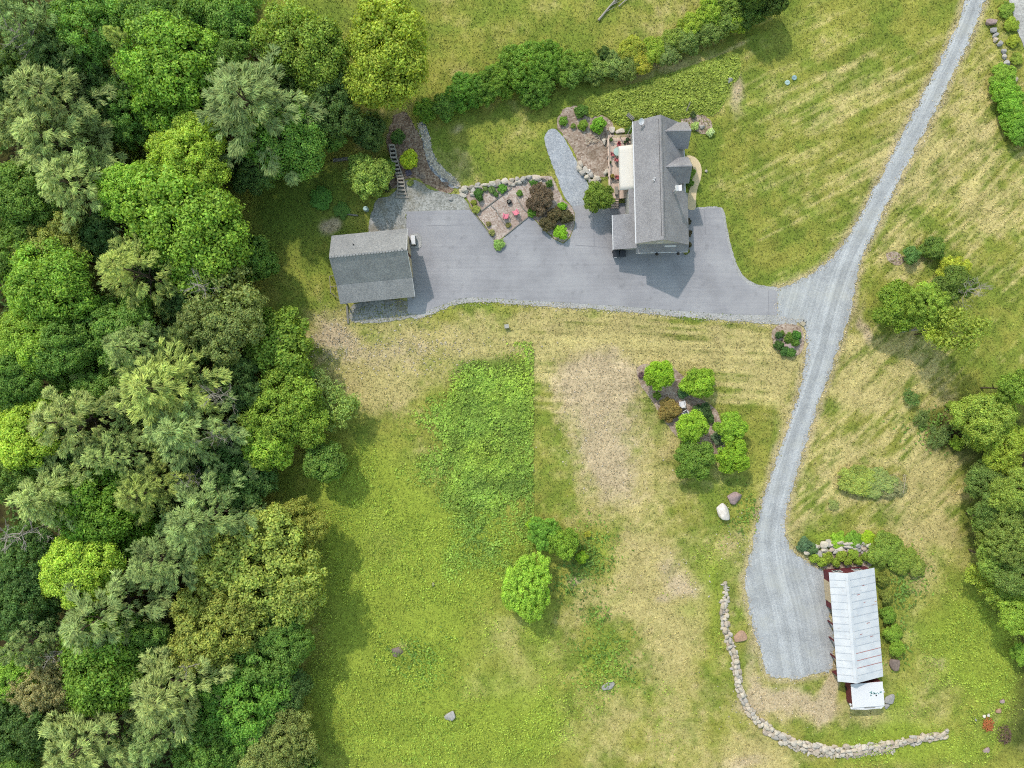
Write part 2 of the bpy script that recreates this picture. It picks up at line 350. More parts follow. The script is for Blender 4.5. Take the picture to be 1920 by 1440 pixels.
SHOULDER_LOW = [(770, 586), (800, 582), (826, 572), (852, 561), (880, 556), (940, 559), (1010, 563), (1100, 569), (1180, 574), (1290, 583), (1380, 589), (1460, 590), (1492, 598), (1496, 612), (1450, 608), (1380, 602),
                (1290, 595), (1180, 585), (1100, 579), (1010, 574), (940, 568), (882, 566), (856, 570), (830, 581), (806, 591), (784, 598), (772, 598)]
SHOULDER_EAST = [(1292, 390), (1353, 386), (1359, 400), (1367, 446), (1378, 488), (1391, 514), (1407, 528), (1428, 536), (1460, 538), (1460, 548), (1425, 546), (1400, 538), (1383, 522), (1369, 492), (1359, 450), (1352, 412), (1348, 394), (1296, 397)]
BED = [(866, 352), (886, 392), (912, 426), (930, 454), (938, 449), (946, 442), (993, 404), (1004, 412), (1022, 432), (1040, 447), (1056, 455), (1068, 444), (1076, 425), (1077, 400), (1070, 385), (1056, 376), (1046, 352), (1034, 330), (1000, 330), (950, 338), (900, 346)]
GRAVELPATH = [(1024, 246), (1038, 240), (1052, 250), (1066, 272), (1080, 300), (1096, 330), (1106, 350), (1112, 384), (1072, 388), (1062, 376), (1052, 356), (1044, 332), (1036, 308), (1026, 284), (1020, 262)]
APRON = [(690, 444), (694, 404), (706, 372), (738, 366), (752, 340), (772, 336), (792, 344), (806, 356), (836, 362), (866, 364), (884, 392), (884, 397), (760, 399), (764, 440), (720, 450)]
APRON2 = [(655, 572), (700, 560), (784, 566), (786, 592), (745, 602), (690, 606), (655, 604)]
NWBED = [(1048, 212), (1068, 196), (1088, 200), (1108, 216), (1132, 214), (1150, 232), (1150, 262), (1146, 330), (1110, 338), (1090, 316), (1074, 282), (1058, 258), (1044, 240)]
BROWNBED = [(738, 214), (760, 208), (775, 232), (792, 262), (806, 300), (826, 328), (852, 352), (846, 366), (812, 352), (788, 336), (766, 332), (742, 352), (726, 356), (734, 300), (722, 268)]
DRAIN = [(782, 232), (796, 228), (806, 250), (808, 280), (818, 302), (836, 320), (856, 336), (862, 352), (848, 354), (826, 338), (806, 316), (796, 288), (792, 258)]
WALK = [(1282, 293), (1293, 291), (1304, 295), (1313, 306), (1316, 320), (1314, 336), (1308, 352), (1305, 366), (1305, 394), (1289, 394), (1289, 370), (1294, 350), (1299, 334), (1301, 320), (1298, 310), (1292, 305), (1283, 305)]
GARDEN = [(1192, 700), (1196, 686), (1212, 682), (1262, 688), (1276, 700), (1286, 712), (1290, 742), (1320, 750), (1344, 768), (1352, 790), (1372, 830), (1362, 850), (1330, 852), (1288, 830), (1264, 816), (1244, 786), (1218, 746), (1200, 722)]
RHODO = [(1448, 640), (1446, 622), (1456, 610), (1476, 606), (1500, 610), (1508, 628), (1508, 648), (1500, 664), (1486, 668), (1466, 662), (1452, 654)]
BARNBED = [(1516, 1048), (1524, 1036), (1560, 1030), (1626, 1022), (1636, 1040), (1634, 1066), (1580, 1066), (1545, 1068)]
EASTBED = [(1338-52, 196+12), (1306, 208), (1330, 222), (1338, 240), (1334, 254), (1312, 250), (1292, 240), (1278, 232), (1276, 218)]
ROADCORNER = [(1888, -30), (1896, 20), (1908, 60), (1924, 100), (1990, 240), (2060, 240), (2060, -30)]
JUNIPER = [(1090, 208), (1108, 190), (1140, 172), (1180, 160), (1230, 146), (1280, 130), (1330, 112), (1370, 98), (1386, 102), (1388, 120), (1384, 150), (1366, 160), (1360, 186), (1352, 204), (1334, 218), (1310, 212), (1290, 222), (1240, 222), (1200, 228), (1170, 238), (1150, 228), (1132, 212), (1106, 222)]
TREERING = [(1660, 475), (1672, 470), (1688, 474), (1697, 485), (1690, 496), (1676, 498), (1664, 488)]

def in_poly(x, y, poly):
    x = np.asarray(x); y = np.asarray(y); ins = np.zeros(x.shape, bool); n = len(poly)
    for i in range(n):
        x0, y0 = poly[i]; x1, y1 = poly[(i + 1) % n]
        if y0 == y1: continue
        c = (y0 > y) != (y1 > y)
        ins ^= c & (x < (x1 - x0) * (y - y0) / (y1 - y0) + x0)
    return ins
def poly_dist(x, y, poly, closed=True):
    d = np.full(np.shape(x), 1e9); n = len(poly)
    for i in range(n if closed else n - 1):
        x0, y0 = poly[i]; x1, y1 = poly[(i + 1) % n]; dx, dy = x1 - x0, y1 - y0; q = dx * dx + dy * dy + 1e-9
        t = np.clip(((x - x0) * dx + (y - y0) * dy) / q, 0, 1)
        d = np.minimum(d, np.hypot(x - x0 - t * dx, y - y0 - t * dy))
    return d
def smooth_poly(pts, step=6.0, closed=True, it=2):
    p = np.array(pts, float)
    for _ in range(it):           # Chaikin corner cutting
        nx = np.roll(p, -1, 0) if closed else p[1:]
        a = p if closed else p[:-1]
        q = np.empty((len(a) * 2, 2)); q[0::2] = a * 0.8 + nx * 0.2; q[1::2] = a * 0.2 + nx * 0.8
        p = q if closed else np.vstack([p[:1], q, p[-1:]])
    out = []
    n = len(p)
    for i in range(n if closed else n - 1):
        a, b = p[i], p[(i + 1) % n]; k = max(1, int(np.hypot(*(b - a)) / step))
        for j in range(k): out.append(a + (b - a) * j / k)
    if not closed: out.append(p[-1])
    return np.array(out)

def sheet(name, px, z, mat, cell=0.9, jit=0.0, uvline=None, smooth=True, label=None, jscale=0.5):
    """flat sheet following an outline, with inner vertices; its edge is made ragged by jit metres"""
    q = smooth_poly(px, 4.0, it=2 if smooth else 0) if smooth else smooth_poly(px, 6.0, it=0)
    w = np.array([P(u, v) for u, v in q])
    if jit:
        t = np.roll(w, -1, 0) - np.roll(w, 1, 0); t /= np.linalg.norm(t, axis=1)[:, None] + 1e-9
        nrm = np.stack([-t[:, 1], t[:, 0]], 1)
        j = (fbm(w[:, 0], w[:, 1], jscale, 3, 91) - 0.5) * 2 * jit * 1.8
        w = w + nrm * j[:, None]
    pl = [tuple(p) for p in w]
    x0, y0 = w.min(0); x1, y1 = w.max(0)
    gx, gy = np.meshgrid(np.arange(x0, x1, cell), np.arange(y0, y1, cell)); gx = gx.ravel(); gy = gy.ravel()
    gx = gx + RNG.uniform(-.2, .2, gx.shape) * cell; gy = gy + RNG.uniform(-.2, .2, gy.shape) * cell
    ok = in_poly(gx, gy, pl)
    gx, gy = gx[ok], gy[ok]
    if len(gx):
        ok = poly_dist(gx, gy, pl) > cell * 0.45; gx, gy = gx[ok], gy[ok]
    vs = [Vector(p) for p in pl] + [Vector((a, b)) for a, b in zip(gx, gy)]
    n = len(pl)
    r = delaunay_2d_cdt(vs, [(i, (i + 1) % n) for i in range(n)], [tuple(range(n))], 1, 1e-5)
    V = np.array([(p.x, p.y, z) for p in r[0]]); F = [f for f in r[2] if len(f) == 3]
    me = mesh_np(name, V, np.array(F))
    bm = bmesh.new(); bm.from_mesh(me)
    for f in bm.faces:
        if f.normal.z < 0: f.normal_flip()
    bm.to_mesh(me); bm.free()
    if uvline is not None:
        ln = np.array([P(u, v) for u, v in smooth_poly(uvline, 8.0, False)])
        seg = ln[1:] - ln[:-1]; sl = np.hypot(seg[:, 0], seg[:, 1]); cum = np.concatenate([[0], np.cumsum(sl)])
        best = np.full(len(V), 1e9); sd = np.zeros(len(V)); ss = np.zeros(len(V))
        for i in range(len(seg)):
            rx = V[:, 0] - ln[i, 0]; ry = V[:, 1] - ln[i, 1]; t = np.clip((rx * seg[i, 0] + ry * seg[i, 1]) / sl[i] ** 2, 0, 1)
            dd = np.hypot(rx - t * seg[i, 0], ry - t * seg[i, 1]); cr = np.sign(seg[i, 0] * ry - seg[i, 1] * rx)
            m = dd < best; best[m] = dd[m]; sd[m] = (dd * cr)[m]; ss[m] = (cum[i] + t * sl[i])[m]
        uv = me.uv_layers.new(name="UVMap"); li = np.empty(len(me.loops), np.int32); me.loops.foreach_get("vertex_index", li)
        uv.data.foreach_set("uv", np.stack([sd[li], ss[li]], 1).astype(np.float32).ravel())
    o = obj(name, me, mat); tag(o, kind="structure")
    if label: o["label"] = label
    return o

# ------------------------------------------------------------------ the ground sheet
FOREST = [(-400, -400), (470, -400), (480, 20), (500, 110), (560, 190), (640, 190), (720, 215), (716, 250), (640, 275), (560, 292), (470, 320), (440, 400), (450, 500),
          (470, 590), (490, 640), (480, 700), (500, 800), (490, 900), (515, 980), (540, 1060), (545, 1200), (560, 1300), (575, 1460), (590, 1900), (-400, 1900)]
EASTWOOD = [(1850, 720), (1800, 760), (1740, 780), (1745, 830), (1810, 850), (1830, 900), (1822, 960), (1822, 1020), (1845, 1090), (1890, 1180), (1900, 1300), (1880, 1420), (2300, 1420), (2300, 700)]

def blob(U, V, u, v, ru, rv, a=0.0):
    ca, sa = math.cos(math.radians(a)), math.sin(math.radians(a)); du, dv = U - u, V - v
    x = du * ca - dv * sa; y = du * sa + dv * ca
    return np.exp(-((x / ru) ** 2 + (y / rv) ** 2) * 1.1)
C_OLIVE = np.array(A(170, 172, 82)[:3]); C_GREEN = np.array(A(138, 156, 66)[:3]); C_DRY = np.array(A(212, 197, 136)[:3])
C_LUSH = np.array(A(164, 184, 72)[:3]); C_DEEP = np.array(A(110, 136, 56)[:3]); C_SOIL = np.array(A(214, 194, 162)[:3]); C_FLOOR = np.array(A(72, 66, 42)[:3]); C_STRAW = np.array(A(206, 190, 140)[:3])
DRYB = [(740, 880, 60, 50, .55), (780, 720, 110, 40, .5), (730, 1020, 40, 70, .6), (930, 1160, 60, 60, .55), (1000, 1300, 50, 70, .5), (880, 1300, 50, 40, .5), (830, 950, 30, 60, .4), (670, 1140, 30, 80, .4), (1040, 1400, 60, 40, .5), (1130, 645, 350, 65, 1.0), (1115, 800, 105, 190, .7), (760, 640, 190, 60, .7), (1400, 690, 130, 80, .7), (1650, 800, 130, 150, .7), (1760, 960, 80, 110, .95), (1560, 900, 60, 90, .35), (1700, 300, 80, 170, .45), (1830, 330, 90, 160, .5), (1550, 330, 140, 160, .30),
        (1230, 900, 90, 110, .6), (1220, 1090, 130, 110, .8), (1250, 1260, 120, 120, .65), (1420, 1420, 110, 60, .9), (1480, 1330, 100, 50, .7), (1640, 1350, 110, 28, .9), (700, 730, 90, 60, .5), (1080, 1130, 60, 40, .5),
        (960, 1240, 90, 90, .35), (1230, 60, 120, 80, .30), (860, 100, 60, 60, .3), (1330, 570, 300, 20, .1), (1500, 1000, 40, 80, .4), (1150, 1370, 100, 70, .5), (700, 1010, 40, 60, .35), (1480, 760, 40, 150, .4), (1600, 690, 50, 120, .3), (1750, 1270, 60, 50, .5), (1720, 1120, 30, 80, .5), (940, 200, 90, 30, .3), (1240, 125, 110, 14, .6), (1040, 160, 60, 20, .3)]
SOILB = [(1130, 790, 100, 165, .62), (1150, 880, 70, 85, .35), (1100, 710, 90, 50, .35), (740, 655, 130, 38, .52), (620, 640, 45, 55, .55), (1480, 1312, 90, 42, .6), (1422, 1230, 22, 90, .5), (1560, 1345, 60, 28, .5), (1385, 1120, 14, 40, .4), (1180, 700, 70, 30, .4), (1260, 1060, 30, 50, .5), (1200, 1090, 30, 30, .35), (1290, 1100, 45, 28, .6), (1400, 1435, 80, 30, .6), (1440, 1320, 60, 22, .5), (1370, 180, 18, 50, .7), (1300, 132, 60, 8, .4),
         (610, 420, 28, 20, .9), (1240, 1130, 20, 16, .5), (1060, 1105, 22, 12, .6), (1560, 1240, 14, 130, .9), (1575, 1180, 10, 130, .9), (1505, 1062, 40, 20, .6), (1530, 1100, 30, 20, .3), (1760, 1240, 26, 24, .5), (1622, 620, 14, 60, .75), (840, 240, 18, 12, .5), (1385, 1000, 40, 40, .4), (750, 1230, 22, 18, .4), (1600, 980, 14, 10, .3), (1860, 1350, 26, 50, .4)]
LUSHB = [(680, 900, 130, 120, .5), (880, 1180, 160, 160, .45), (1000, 1330, 120, 80, .35), (620, 1150, 60, 250, .35), (870, 1010, 130, 90, .9), (760, 1230, 90, 220, .75), (900, 1400, 230, 70, .75), (700, 1000, 90, 140, .5), (1140, 1240, 60, 70, .6), (1800, 1190, 110, 130, .75), (1720, 1400, 160, 40, .7), (1120, 1040, 40, 60, .5), (640, 1300, 60, 140, .4), (1330, 1060, 40, 50, .5), (1250, 1300, 60, 60, .3), (1300, 1150, 50, 60, .4), (1650, 1420, 60, 20, .6), (1750, 1030, 40, 20, .3), (1560, 1015, 60, 10, .6), (1690, 1330, 40, 60, .5),
         (1020, 1180, 30, 120, .35), (1350, 1180, 16, 120, .4), (1480, 1370, 50, 20, .4), (1870, 1260, 60, 120, .6), (950, 60, 260, 90, .25), (600, 30, 130, 60, .3)]
DEEPB = [(915, 800, 90, 150, .9), (980, 720, 30, 60, .4), (900, 690, 60, 20, .3), (1090, 1060, 36, 50, .6), (660, 850, 60, 60, .3), (560, 340, 100, 90, .75), (520, 440, 60, 120, .5), (600, 30, 130, 50, .6), (1480, 60, 70, 110, .55), (880, 230, 110, 50, .5), (1320, 590, 220, 9, .8), (1350, 1160, 20, 70, .4), (1780, 640, 60, 60, .2),  # deep green grass; top-lawn and woods-edge blobs paint tree shade into it
         (1330, 300, 40, 70, .6), (1380, 470, 22, 60, .5), (1430, 520, 60, 12, .6), (1200, 40, 160, 50, .2), (1710, 260, 14, 140, .3), (560, 950, 50, 90, .4), (600, 1080, 40, 160, .35), (1620, 520, 20, 60, .35), (660, 400, 60, 60, .3)]
def ground_color(x, y):
    """albedo of the ground at world x, y: grass, dry grass, weeds, soil, leaf litter, some painted tree shade - each with its own uneven outline"""
    U = x * S + 960; V = 720 - y * S
    wob = (fbm(x, y, 9, 4, 3) - .5) * 70; wob2 = (fbm(x, y, 9, 4, 5) - .5) * 70
    Uw, Vw = U + wob, V + wob2
    sm = lambda L: sum(w * blob(Uw, Vw, u, v, ru, rv) for u, v, ru, rv, w in L)
    n_big = fbm(x, y, 6.0, 5, 11); n_mid = fbm(x, y, 1.6, 4, 23); n_fine = fbm(x, y, 0.55, 2, 37)
    # mowing and blown-grass streaks: direction differs from field to field
    def streak(deg, lx, ly, seed):
        a = math.radians(deg); p = x * math.cos(a) + y * math.sin(a); q = -x * math.sin(a) + y * math.cos(a)
        return fbm(p / lx, q / ly, 1.0, 4, seed)
    wA = sstep(1280, 1360, U) * sstep(560, 520, V) * (1 - sstep(0, 60, U - (1830 - V * 0.52)))
    wB = sstep(0, 50, U - (1850 - V * 0.55)) * sstep(1020, 960, V) * sstep(1430, 1500, U)
    wC = sstep(980, 1010, U) * sstep(1480, 1440, U) * sstep(585, 600, V) * sstep(820, 740, V)
    st = 0.5 + wA * (0.55 * streak(27, 7, .55, 51) + 0.45 * streak(27, 12, 2.0, 52) - .5) * 2.4 + wB * (streak(42, 2.8, .6, 57) - .5) * 1.7 + wC * (streak(-3, 8, .5, 61) - .5) * 2.0
    dry = np.clip(sm(DRYB), 0, 1.2); soil = np.clip(sm(SOILB), 0, 1); lush = np.clip(sm(LUSHB), 0, 1); deep = np.clip(sm(DEEPB), 0, 1)
    d = sstep(0.36, 0.66, 0.46 * (1 - .45 * np.clip(wA + wC, 0, 1)) * n_big + 0.22 * n_mid + 0.1 * n_fine + 0.30 * st + .10 * np.clip(wA + wC, 0, 1) + 0.34 * dry - 0.17 - 0.15 * lush - 0.16 * deep)
    gmix = sstep(0.35, 0.65, fbm(x, y, 3.5, 4, 71) * .6 + n_mid * .4)
    c = C_OLIVE * gmix[..., None] + C_GREEN * (1 - gmix)[..., None]
    def over(c, col, w): w = w[..., None]; return c * (1 - w) + col * w
    c = over(c, C_DRY, d * 0.9)
    c = over(c, C_STRAW, d * sstep(0.55, 0.75, n_mid * .6 + n_fine * .4) * 0.5)
    c = over(c, C_LUSH, sstep(0.3, 0.72, lush * 0.75 + n_mid * 0.45 + n_big * .1 - 0.08) * np.clip(lush * 1.5, 0, 1) * .85)
    c = over(c, C_DEEP, sstep(0.32, 0.75, deep * 0.75 + n_mid * 0.45 - 0.06) * np.clip(deep * 1.5, 0, 1) * .85)
    c = over(c, C_SOIL, sstep(0.34, 0.72, soil * 0.72 + n_mid * 0.3 + n_fine * .16 - 0.03) * np.clip(soil * 1.6, 0, 1) * .9)
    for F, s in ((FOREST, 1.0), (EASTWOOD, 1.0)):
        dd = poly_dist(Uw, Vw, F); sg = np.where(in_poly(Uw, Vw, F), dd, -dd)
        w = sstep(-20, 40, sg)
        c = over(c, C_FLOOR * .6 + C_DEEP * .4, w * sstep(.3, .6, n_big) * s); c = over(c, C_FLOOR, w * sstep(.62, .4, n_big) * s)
    # straw-coloured worn fringe beside the gravel lane
    dl = poly_dist(U, V, LANE); fr = sstep(16, 2, dl + (n_mid - .5) * 16) * .75
    c = over(c, C_SOIL * .5 + C_STRAW * .5, fr)
    c = c * (0.84 + 0.32 * fbm(x, y, 2.2, 4, 131))[..., None] * (0.86 + 0.28 * n_fine)[..., None] * (0.85 + 0.3 * st)[..., None]
    return c

def axis(lo, hi, step, far):
    a = list(np.arange(lo, hi + 1e-6, step)); s = step
    while a[-1] < far: s *= 1.5; a.append(a[-1] + s)
    s = step
    while a[0] > -far: s *= 1.5; a.insert(0, a[0] - s)
    return np.array(a)
def make_ground():
    ax = axis(-76, 76, 0.27, 900); ay = axis(-58, 58, 0.27, 900)
    X, Y = np.meshgrid(ax, ay); nx, ny = len(ax), len(ay)
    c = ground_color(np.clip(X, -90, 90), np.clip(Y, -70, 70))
    Z = -0.06 * fbm(X, Y, 0.9, 3, 81) - 0.004
    V = np.stack([X.ravel(), Y.ravel(), Z.ravel()], 1)
    i = np.arange(nx * ny).reshape(ny, nx)
    F = np.stack([i[:-1, :-1].ravel(), i[:-1, 1:].ravel(), i[1:, 1:].ravel(), i[1:, :-1].ravel()], 1)
    T = np.concatenate([c.reshape(-1, 3), np.ones((nx * ny, 1))], 1)
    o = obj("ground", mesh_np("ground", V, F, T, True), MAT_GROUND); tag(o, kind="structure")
make_ground()

sheet("gravel_lane", LANE, 0.012, MAT_LANE, 0.7, 0.26, LANE_LINE)
sheet("asphalt_driveway", ASPHALT, 0.03, MAT_ASPHALT, 1.2, 0.0, smooth=False)
sheet("gravel_shoulder", SHOULDER_LOW, 0.018, MAT_SHOULDER, 0.9, 0.12)
sheet("gravel_shoulder", SHOULDER_EAST, 0.018, MAT_SHOULDER, 0.9, 0.06)
sheet("planting_bed", BED, 0.022, MAT_PEA, 0.9, 0.05, smooth=False)
sheet("crushed_stone_path", GRAVELPATH, 0.022, MAT_BLUEGRAVEL, 0.9, 0.1)
sheet("gravel_apron", APRON, 0.020, MAT_APRON, 0.9, 0.12)
sheet("gravel_floor", APRON2, 0.020, MAT_APRON, 0.9, 0.15)
sheet("planting_bed", NWBED, 0.016, MAT_MULCH, 0.9, 0.2)
sheet("planting_bed", BROWNBED, 0.012, MAT_BROWNMULCH, 0.9, 0.2)
sheet("stone_drain", DRAIN, 0.026, MAT_COBBLE, 0.9, 0.12)
sheet("garden_path", WALK, 0.045, MAT_TANCONC, 0.9, 0.0)
sheet("planting_bed", GARDEN, 0.016, MAT_MULCH, 0.9, 0.08)
sheet("planting_bed", RHODO, 0.024, MAT_MULCH, 0.9, 0.08)
sheet("planting_bed", BARNBED, 0.020, MAT_MULCH, 0.9, 0.1)
sheet("planting_bed", EASTBED, 0.016, MAT_MULCH, 0.9, 0.12)
sheet("public_road", ROADCORNER, 0.014, MAT_ROAD, 1.2, 0.1)
sheet("mulch_ring", TREERING, 0.014, MAT_MULCH, 0.9, 0.1)
MAT_SEAMLINE = plain("asphalt_joint", A(150, 149, 154), 0.9, var=.08)
for k in ([(1112.4, 396), (1113.8, 396), (1114.6, 462), (1113.2, 462)], [(1078, 459), (1150, 464.5), (1150, 465.7), (1078, 460.2)], [(1320.4, 394), (1321.5, 394), (1323, 440), (1321.9, 440)], [(800, 423), (870, 421), (870, 422), (800, 424)], [(1440, 545), (1441, 545), (1442, 590), (1441, 590)]):
    sheet("asphalt_joint", k, 0.034, MAT_SEAMLINE, 3.0, 0.0, smooth=False)

# ------------------------------------------------------------------ leaves, crowns, trunks
def unit(n, rng):
    d = rng.normal(size=(n, 3)); return d / np.linalg.norm(d, axis=1)[:, None]
def leaf_quads(C, Nn, L, W, rng, T=None):
    """diamond leaves: centre, normal, half length, half width (and optional direction)"""
    n = len(C); Nn = Nn / (np.linalg.norm(Nn, axis=1)[:, None] + 1e-9)
    r = unit(n, rng) if T is None else T
    t = r - Nn * (r * Nn).sum(1)[:, None]; t /= np.linalg.norm(t, axis=1)[:, None] + 1e-9
    b = np.cross(Nn, t); L = np.broadcast_to(L, n)[:, None]; W = np.broadcast_to(W, n)[:, None]
    V = np.stack([C + t * L, C + b * W + Nn * W * .25, C - t * L, C - b * W + Nn * W * .25], 1).reshape(-1, 3)
    return V, np.arange(4 * n).reshape(n, 4)
def tints(n, rng, v=0.22, y=0.12, base=None):
    k = 1 + rng.normal(size=n) * v if base is None else base * (1 + rng.normal(size=n) * v)
    k = np.clip(k, .4, 1.9); w = rng.normal(size=n) * y
    t = np.stack([k * (1 + w), k, k * (1 - w * .6), np.ones(n)], 1)
    return np.repeat(t, 4, 0)

def crown_mesh(name, seed, puffs=110, per=110, pr=(0.13, 0.24), leaf=0.034, zs=0.85, lobes=6, low=-0.3, up=0.35, off=.5):
    """broadleaf crown of radius 1: several uneven lobes, each carrying leaf clumps on its outer side"""
    rng = np.random.default_rng(seed); LC, LR = [np.array([0, 0, .12])], [rng.uniform(.5, .62)]
    a0 = rng.uniform(0, 6.28)
    for i in range(lobes):
        a = a0 + 6.283 * i / lobes + rng.normal() * .3; rr = off * rng.uniform(.7, 1.15); lr = rng.uniform(.28, .48)
        LC.append(np.array([math.cos(a) * rr, math.sin(a) * rr, rng.uniform(-.35, .38)])); LR.append(lr)
    LC = np.array(LC); LR = np.array(LR); w = LR ** 2 / (LR ** 2).sum(); c, dd, li = [], [], []
    for k in range(len(LC)):
        m = int(puffs * 2.2 * w[k]); d = unit(m * 2, rng); d = d[d[:, 2] > low][:m]; p = LC[k] + d * (LR[k] * rng.uniform(.72, 1.06, len(d)))[:, None]
        ins = np.zeros(len(p), bool)
        for q in range(len(LC)):
            if q != k: ins |= np.linalg.norm(p - LC[q], axis=1) < LR[q] * .80
        c.append(p[~ins]); dd.append(d[~ins]); li.append(np.full((~ins).sum(), k))
    c = np.vstack(c) * np.array([1, 1, zs]); d = np.vstack(dd); li = np.concatenate(li); n0 = len(c); R = rng.uniform(*pr, n0)
    lt = 1 + rng.normal(size=len(LC)) * .09; ct = lt[li] * (1 + rng.normal(size=n0) * .09)
    m = (per * (R / np.mean(pr)) ** 2).astype(int); idx = np.repeat(np.arange(n0), m); n = len(idx)
    q = unit(n, rng) + d[idx] * .5 + np.array([0, 0, up]); q /= np.linalg.norm(q, axis=1)[:, None]
    C = c[idx] + q * (R[idx] * rng.uniform(.5, 1.15, n) * (1 + .35 * rng.random(n) ** 6))[:, None]
    V, F = leaf_quads(C, q + unit(n, rng) * .7, leaf * rng.uniform(.6, 1.5, n), leaf * rng.uniform(.45, .95, n), rng)
    T = tints(n, rng, .17, .08, ct[idx])
    ni = puffs * 10; k = rng.integers(0, len(LC), ni); Ci = (LC[k] + unit(ni, rng) * (LR[k] * rng.uniform(.3, .8, ni))[:, None]) * np.array([1, 1, zs])
    Vi, Fi = leaf_quads(Ci, unit(ni, rng), leaf * 2.2, leaf * 1.8, rng)
    A_ = np.vstack([V, Vi]); A_ = A_ / np.percentile(np.hypot(A_[:, 0], A_[:, 1]), 96)
    return mesh_np(name, A_, np.vstack([F, Fi + len(V)]), np.vstack([T, tints(ni, rng, .1, .05)]))

def pine_mesh(name, seed, ht=3.3, base=1.0, whorl=10, gap=0.1):
    """white pine, radius 1: whorled boughs standing out like a star, each a narrow plume of needle tufts"""
    rng = np.random.default_rng(seed); CC, DD, TT = [], [], []
    for w in range(whorl):
        f = w / (whorl - .4); z = base + (ht - base) * f; Lw = 1.08 - .98 * f
        nb = int(rng.integers(6, 9)) if f < .7 else 6; a0 = rng.uniform(0, 6.28)
        for b in range(nb):
            if rng.random() < gap: continue
            a = a0 + 6.283 * b / nb + rng.normal() * .22; L = Lw * rng.uniform(.62, 1.16); rise = rng.uniform(.02, .30) + .4 * f
            dr = np.array([math.cos(a), math.sin(a), 0]); sd = np.array([-dr[1], dr[0], 0]); bt = 1 + rng.normal() * .11
            k = max(5, int(30 * L + 4)); s = rng.beta(1.7, 1.0, k) * .8 + .22
            wd = .025 + L * .115 * np.sin(np.clip(s, 0, 1) ** .9 * 2.95); lat = rng.uniform(-1, 1, k) * wd
            c = dr * (s * L)[:, None] + sd * lat[:, None]; c[:, 2] = z + rise * L * s ** 1.6 - np.abs(lat) * .3 + rng.normal(size=k) * .015
            CC.append(c); DD.append(dr * 1.0 + sd * (lat / wd * .7)[:, None] + np.array([0, 0, .35])); TT.append(np.full(k, bt))
    CC.append(unit(12, rng) * .06 + np.array([0, 0, ht + .05])); DD.append(unit(12, rng) * .5 + np.array([0, 0, .8])); TT.append(np.ones(12))
    C = np.vstack(CC); D = np.vstack(DD); T = np.concatenate(TT); T = T * (1 + rng.normal(size=len(T)) * .12)
    idx = np.repeat(np.arange(len(C)), 22); n = len(idx)
    d = D[idx] + unit(n, rng) * .45; d /= np.linalg.norm(d, axis=1)[:, None]
    ln = rng.uniform(.032, .062, n); c = C[idx] + d * (ln + rng.uniform(0, .05, n))[:, None]
    V, F = leaf_quads(c, np.array([0, 0, .9]) + unit(n, rng) * .7, ln, rng.uniform(.006, .010, n), rng, d)
    V[:, :2] /= np.percentile(np.hypot(V[:, 0], V[:, 1]), 97)
    return mesh_np(name, V, F, tints(n, rng, .13, .05, T[idx]))

def trunk_mesh(name, seed, limbs=7, ht=1.0, r=0.05, lo=.35, spread=.6, n=7):
    """unit-height tapered trunk with limbs; x and y are scaled with the crown radius"""
    rng = random.Random(seed); mb = MB(); pts = []; x = y = 0.0
    for i in range(6):
        pts.append((x, y, ht * i / 5)); x += rng.uniform(-.03, .03); y += rng.uniform(-.03, .03)
    for i in range(5): mb.tube(pts[i], pts[i + 1], r * (1 - .17 * i), r * (1 - .17 * (i + 1)), n, False)
    for k in range(limbs):
        f = lo + (.95 - lo) * (k + rng.random() * .5) / limbs; a = k * 2.4 + rng.uniform(-.4, .4)
        b = Vector(pts[min(4, int(f * 5))]); b.z = ht * f; L = spread * (1.15 - f) * rng.uniform(.7, 1.2)
        m = b + Vector((math.cos(a) * L * .6, math.sin(a) * L * .6, .06)); e = m + Vector((math.cos(a + .3) * L * .5, math.sin(a + .3) * L * .5, .09))
        rr = r * .45 * (1.1 - f); mb.tube(b, m, rr, rr * .6, 5, False); mb.tube(m, e, rr * .6, rr * .2, 5, False)
    me = mb.mesh(name)
    for p in me.polygons: p.use_smooth = True
    return me
def dead_mesh(name, seed, ht=1.0, limbs=22, spread=.26, r=.011, lo=.3):
    rng = random.Random(seed); mb = MB(); mb.tube((0, 0, 0), (.01, .01, ht * .5), r, r * .7, 7, False); mb.tube((.01, .01, ht * .5), (0, 0, ht), r * .7, r * .15, 7, False)
    def br(b, d, L, rr, lev):
        e = b + d * L; m = b + d * L * .5 + Vector((rng.uniform(-.1, .1), rng.uniform(-.1, .1), rng.uniform(-.05, .1))) * L
        mb.tube(b, m, rr, rr * .7, 5, False); mb.tube(m, e, rr * .7, rr * .3, 5, False)
        if lev:
            for i in range(4):
                q = (d + Vector((rng.uniform(-1, 1), rng.uniform(-1, 1), rng.uniform(-.2, .8))) * .75).normalized()
                br(b + d * L * rng.uniform(.3, .9), q, L * rng.uniform(.35, .6), rr * .5, lev - 1)
    for k in range(limbs):
        f = lo + (1 - lo) * k / limbs; a = k * 2.4 + rng.uniform(-.5, .5)
        br(Vector((0, 0, ht * f)), Vector((math.cos(a), math.sin(a), rng.uniform(.0, .7))).normalized(), spread * (1.15 - f * .7) * rng.uniform(.6, 1.2), r * .4, 2)
    return mb.mesh(name)

